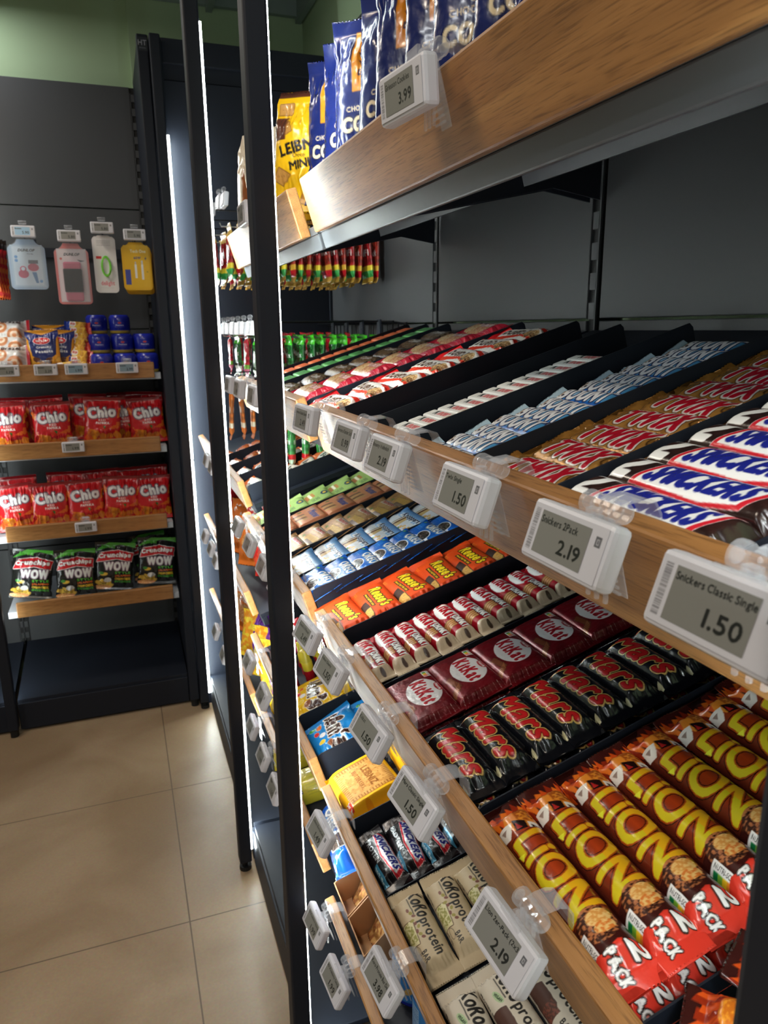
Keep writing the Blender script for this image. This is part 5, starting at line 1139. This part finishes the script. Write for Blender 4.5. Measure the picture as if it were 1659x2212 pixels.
def tin_label():
    A = Art(36, 22, NB, 4); A.ell(18, 17, 6, 3, (200, 40, 50), ol=WH, olw=.4); A.text('Peanuts', 18, 9, 5, WH, wd=26, bold=.5); G = A.grid(36, 22)
    P = np.zeros((36, 22, 3)); a = np.linspace(-.48, .48, 36)[:, None]; z = np.linspace(.022, .044, 22)[None]; r = .0392 + (z - .022) * .04
    P[..., 0] = r * np.sin(a); P[..., 1] = -r * np.cos(a); P[..., 2] = z; return grid_mesh('tin_label', P, G, M['print'])
tl = tin_label(); n = 0
def put_tin(x, y, z, lb):
    o = link('nut_tin', tin, None, Matrix.Translation((x, y, z))); tag(o, lb, 'nut tin', 'dark blue nut tins on the top snack shelf'); link('tin_label', tl, o)
for c, x in enumerate((-.040, .043, .122)):
    cn = ['left', 'middle', 'right'][c]
    put_tin(x, 2.945, Z1, f'dark blue nut tin in the front row, {cn} column')
    for lv in range(2): put_tin(x - .004, 3.028, Z1 + lv * .0702, f'dark blue nut tin in the second row, {cn} column, {["bottom", "upper"][lv]} level')
    for lv in range(3 if c < 2 else 2): put_tin(x - .008, 3.112, Z1 + lv * .0702, f'dark blue nut tin in the third row, {cn} column, {["bottom", "middle", "top"][lv]} level')

# hanging packs above
def hang_hook(x, z, price, label, tint):
    e = empty('display_hook', (x, 3.2585, z)); tag(e, f'wire hook holding {label}', 'hook', 'wire hooks of the snack unit')
    MB().tube([(0, 0, 0), (0, -.32, .002), (0, -.325, .012)], .0022, 7).build('wire_arm', M['wire'], e)
    MB().tube([(0, 0, 0), (0, 0, .03), (0, -.345, .032)], .0018, 6).build('label_arm', M['wire'], e)
    MB().box((-.012, -.006, -.02), (.012, -.0005, .04), .002).build('mount_plate', M['dark'], e)
    hook_tag((x, 2.905, z + .048), price, f'price tag on the hook of {label}', math.pi / 2, tint, 'price tags above the hanging packs')
def card_outline(w, h, r, neck, nn=10):
    pts = []
    def arc(cx, cy, a0, a1):
        for i in range(nn): a = math.radians(a0 + (a1 - a0) * i / (nn - 1)); pts.append((cx + r * math.cos(a), cy + r * math.sin(a)))
    arc(w / 2 - r, -h + r, 0, -90); pts2 = pts; arc(-w / 2 + r, -h + r, -90, -180)
    arc(-w / 2 + r, -neck - r, 180, 90); pts.append((-w * .28, -neck * .6)); pts.append((-w * .22, 0)); pts.append((w * .22, 0)); pts.append((w * .28, -neck * .6)); arc(w / 2 - r, -neck - r, 90, 0)
    return pts
def blister(x, y, z, w, h, art, body, label, cat, group, extras=None, rim=None, neck=.02, name='blister_pack'):
    e = empty(name, (x, y, z)); tag(e, label, cat, group)
    out = card_outline(w, h, .014, neck)
    nx, ny = art.shape[:2]; P = np.zeros((nx, ny, 3)); iw = w - .016
    P[..., 0] = np.linspace(-iw / 2, iw / 2, nx)[:, None]; P[..., 2] = np.linspace(-h + .008, -neck * .9, ny)[None]; P[..., 1] = -.0032
    MB().prism(out, 1, -.003, 0).build('backing_card', body, e)
    link('printed_front', grid_mesh('printed_front', P, art, M['print']), e)
    if extras: extras(e)
    if rim: MB().prism([(a * .99, b) for a, b in out], 1, -.024, -.0225).build('blister_cover', rim, e)
    return e
A = Art(100, 140, (170, 192, 214), 3); A.rect(6, 6, 94, 134, (196, 212, 226)); A.text('DUNLOP', 50, 122, 8, BK, wd=50, bold=.8, shear=.3); A.text('TRAVEL', 60, 110, 4, (60, 60, 70))
A.ell(34, 44, 16, 14, (176, 40, 80)); A.ell(34, 60, 10, 10, (176, 40, 80)); A.ell(34, 61, 6, 6, (196, 212, 226)); A.ell(66, 66, 17, 13, (176, 40, 80)); A.rect(52, 78, 82, 90, (60, 60, 80)); A.poly([(60, 50), (74, 50), (78, 14), (70, 14)], (70, 120, 170)); A.ell(16, 100, 5, 5, (90, 150, 210)); A.ell(16, 88, 5, 5, (90, 150, 210)); A.ell(86, 20, 5, 5, (90, 150, 210))
blister(-.248, 2.935, 1.795, .118, .165, A.grid(100, 140), mat('pale_blue_card', (150, 176, 204), .4), 'light blue rounded blister pack with a red bag picture', 'blister pack', 'hanging blister packs', rim=M['blister'])
hang_hook(-.248, 1.79, '5.90', 'the light blue blister pack', (150, 190, 220))
A = Art(90, 170, (212, 200, 208), 3); A.rect(5, 5, 85, 165, (224, 216, 222)); A.text('DUNLOP', 46, 152, 8, BK, wd=46, bold=.8, shear=.3); A.ell(12, 138, 4, 4, (200, 60, 50)); A.poly([(60, 136), (84, 132), (70, 128)], (30, 40, 60))
def strap(e):
    MB().box((-.030, -.020, -.195), (.028, -.004, -.062), .006).build('strap_coil', mat('pink_webbing', (206, 96, 128), .8, bump=.4, bscale=400), e)
    MB().box((-.032, -.023, -.165), (.030, -.0165, -.085), .004).build('buckle', mat('black_buckle', (20, 20, 26), .3), e)
blister(-.105, 2.932, 1.785, .112, .205, A.grid(90, 150), mat('pink_red_card', (206, 84, 80), .45), 'pink luggage strap in a red-edged clear blister', 'blister pack', 'hanging blister packs', strap, M['blister'])
hang_hook(-.105, 1.78, '5.80', 'the pink strap pack', G1)
A = Art(70, 170, (226, 226, 228), 3); A.lines(8, 140, 60, 158, (120, 120, 126), 4, .5); A.rect(2, 100, 22, 108, (200, 40, 40)); A.text('delight', 38, 22, 17, (214, 130, 140), wd=50, bold=.8); A.lines(10, 6, 60, 12, (150, 150, 150), 2); A.rect(20, 50, 56, 96, (236, 236, 238))
def cable(e):
    p = []
    for i in range(120): a = i / 120 * 2 * math.pi * 4; p.append(((.014 + .002 * math.sin(a * .27)) * math.cos(a) + .002, -.008 - .0009 * (i % 30) / 10, -.105 + (.032 + .003 * math.cos(a * .3)) * math.sin(a)))
    MB().tube(p, .0022, 6).build('green_cable', mat('lime_cable', (120, 214, 70), .4), e, True)
blister(.005, 2.935, 1.815, .078, .195, A.grid(80, 160), mat('white_card', (222, 222, 226), .5), 'white card pack holding a coiled lime green cable', 'cable pack', 'hanging cable packs', cable, None, neck=.004)
hang_hook(.005, 1.81, '5.80', 'the green cable pack', G1)
A = Art(90, 130, (240, 190, 24), 3); A.rect(30, 112, 80, 122, (240, 190, 24)); A.text('Tech One', 52, 112, 9, (250, 240, 200), wd=56, bold=.8); A.text('60W', 48, 92, 8, (50, 50, 140), bold=.6); A.poly([(74, 88), (80, 98), (78, 92), (82, 92), (76, 84), (78, 90)], (40, 50, 130)); A.rect(0, 10, 20, 56, (70, 80, 170)); A.rect(36, 30, 44, 72, WH); A.rect(38, 72, 42, 80, (200, 200, 206)); A.rect(60, 26, 68, 72, WH); A.rect(61, 72, 67, 84, (210, 210, 214)); A.text('1m', 82, 50, 4, BK)
G = A.grid(90, 120); yc = mat('yellow_card', (236, 184, 26), .5)
for i in range(4):
    blister(.112 + .003 * i, 2.935 + .022 * i, 1.795 - .004 * i, .100, .165, G, yc, ['yellow charging cable card, foremost on its hook', 'yellow charging cable card, second on its hook', 'yellow charging cable card, third on its hook', 'yellow charging cable card, rearmost on its hook'][i], 'cable pack', 'yellow cable cards on one hook', neck=.012, name='cable_card')
hang_hook(.112, 1.79, '5.90', 'the yellow cable cards', G1)
A = Art(90, 130, (196, 30, 40), 2.4); A.mottle(A.Y < 90, (206, 36, 44), (236, 120, 50), 9); A.rect(0, 108, 90, 130, (40, 30, 34)); A.text('Nuts', 46, 70, 16, WH, bold=1)
rn = pack('red_snack_bag', .20, .10, .03, upright(A.grid(60, 90)), M['film'], fin=.014, tr=.05, n=2.1, seed=131, sym=True, wr=.005, pillow=.35)
for i in range(4):
    tag(link('red_snack_bag', rn, None, frame((.02 * i - .02, 0, 1), (-1, 0, .02 * i - .02), (0, -1, 0), (-.392 + .006 * i, 2.94 + .03 * i, 1.70))), ['red glossy bag at the left picture edge, foremost', 'red glossy bag at the left picture edge, second', 'red glossy bag at the left picture edge, third', 'red glossy bag at the left picture edge, rearmost'][i], 'snack bag', 'red glossy bags hanging at the left edge')
hang_hook(-.392, 1.80, '3.49', 'the red glossy bags', G1)
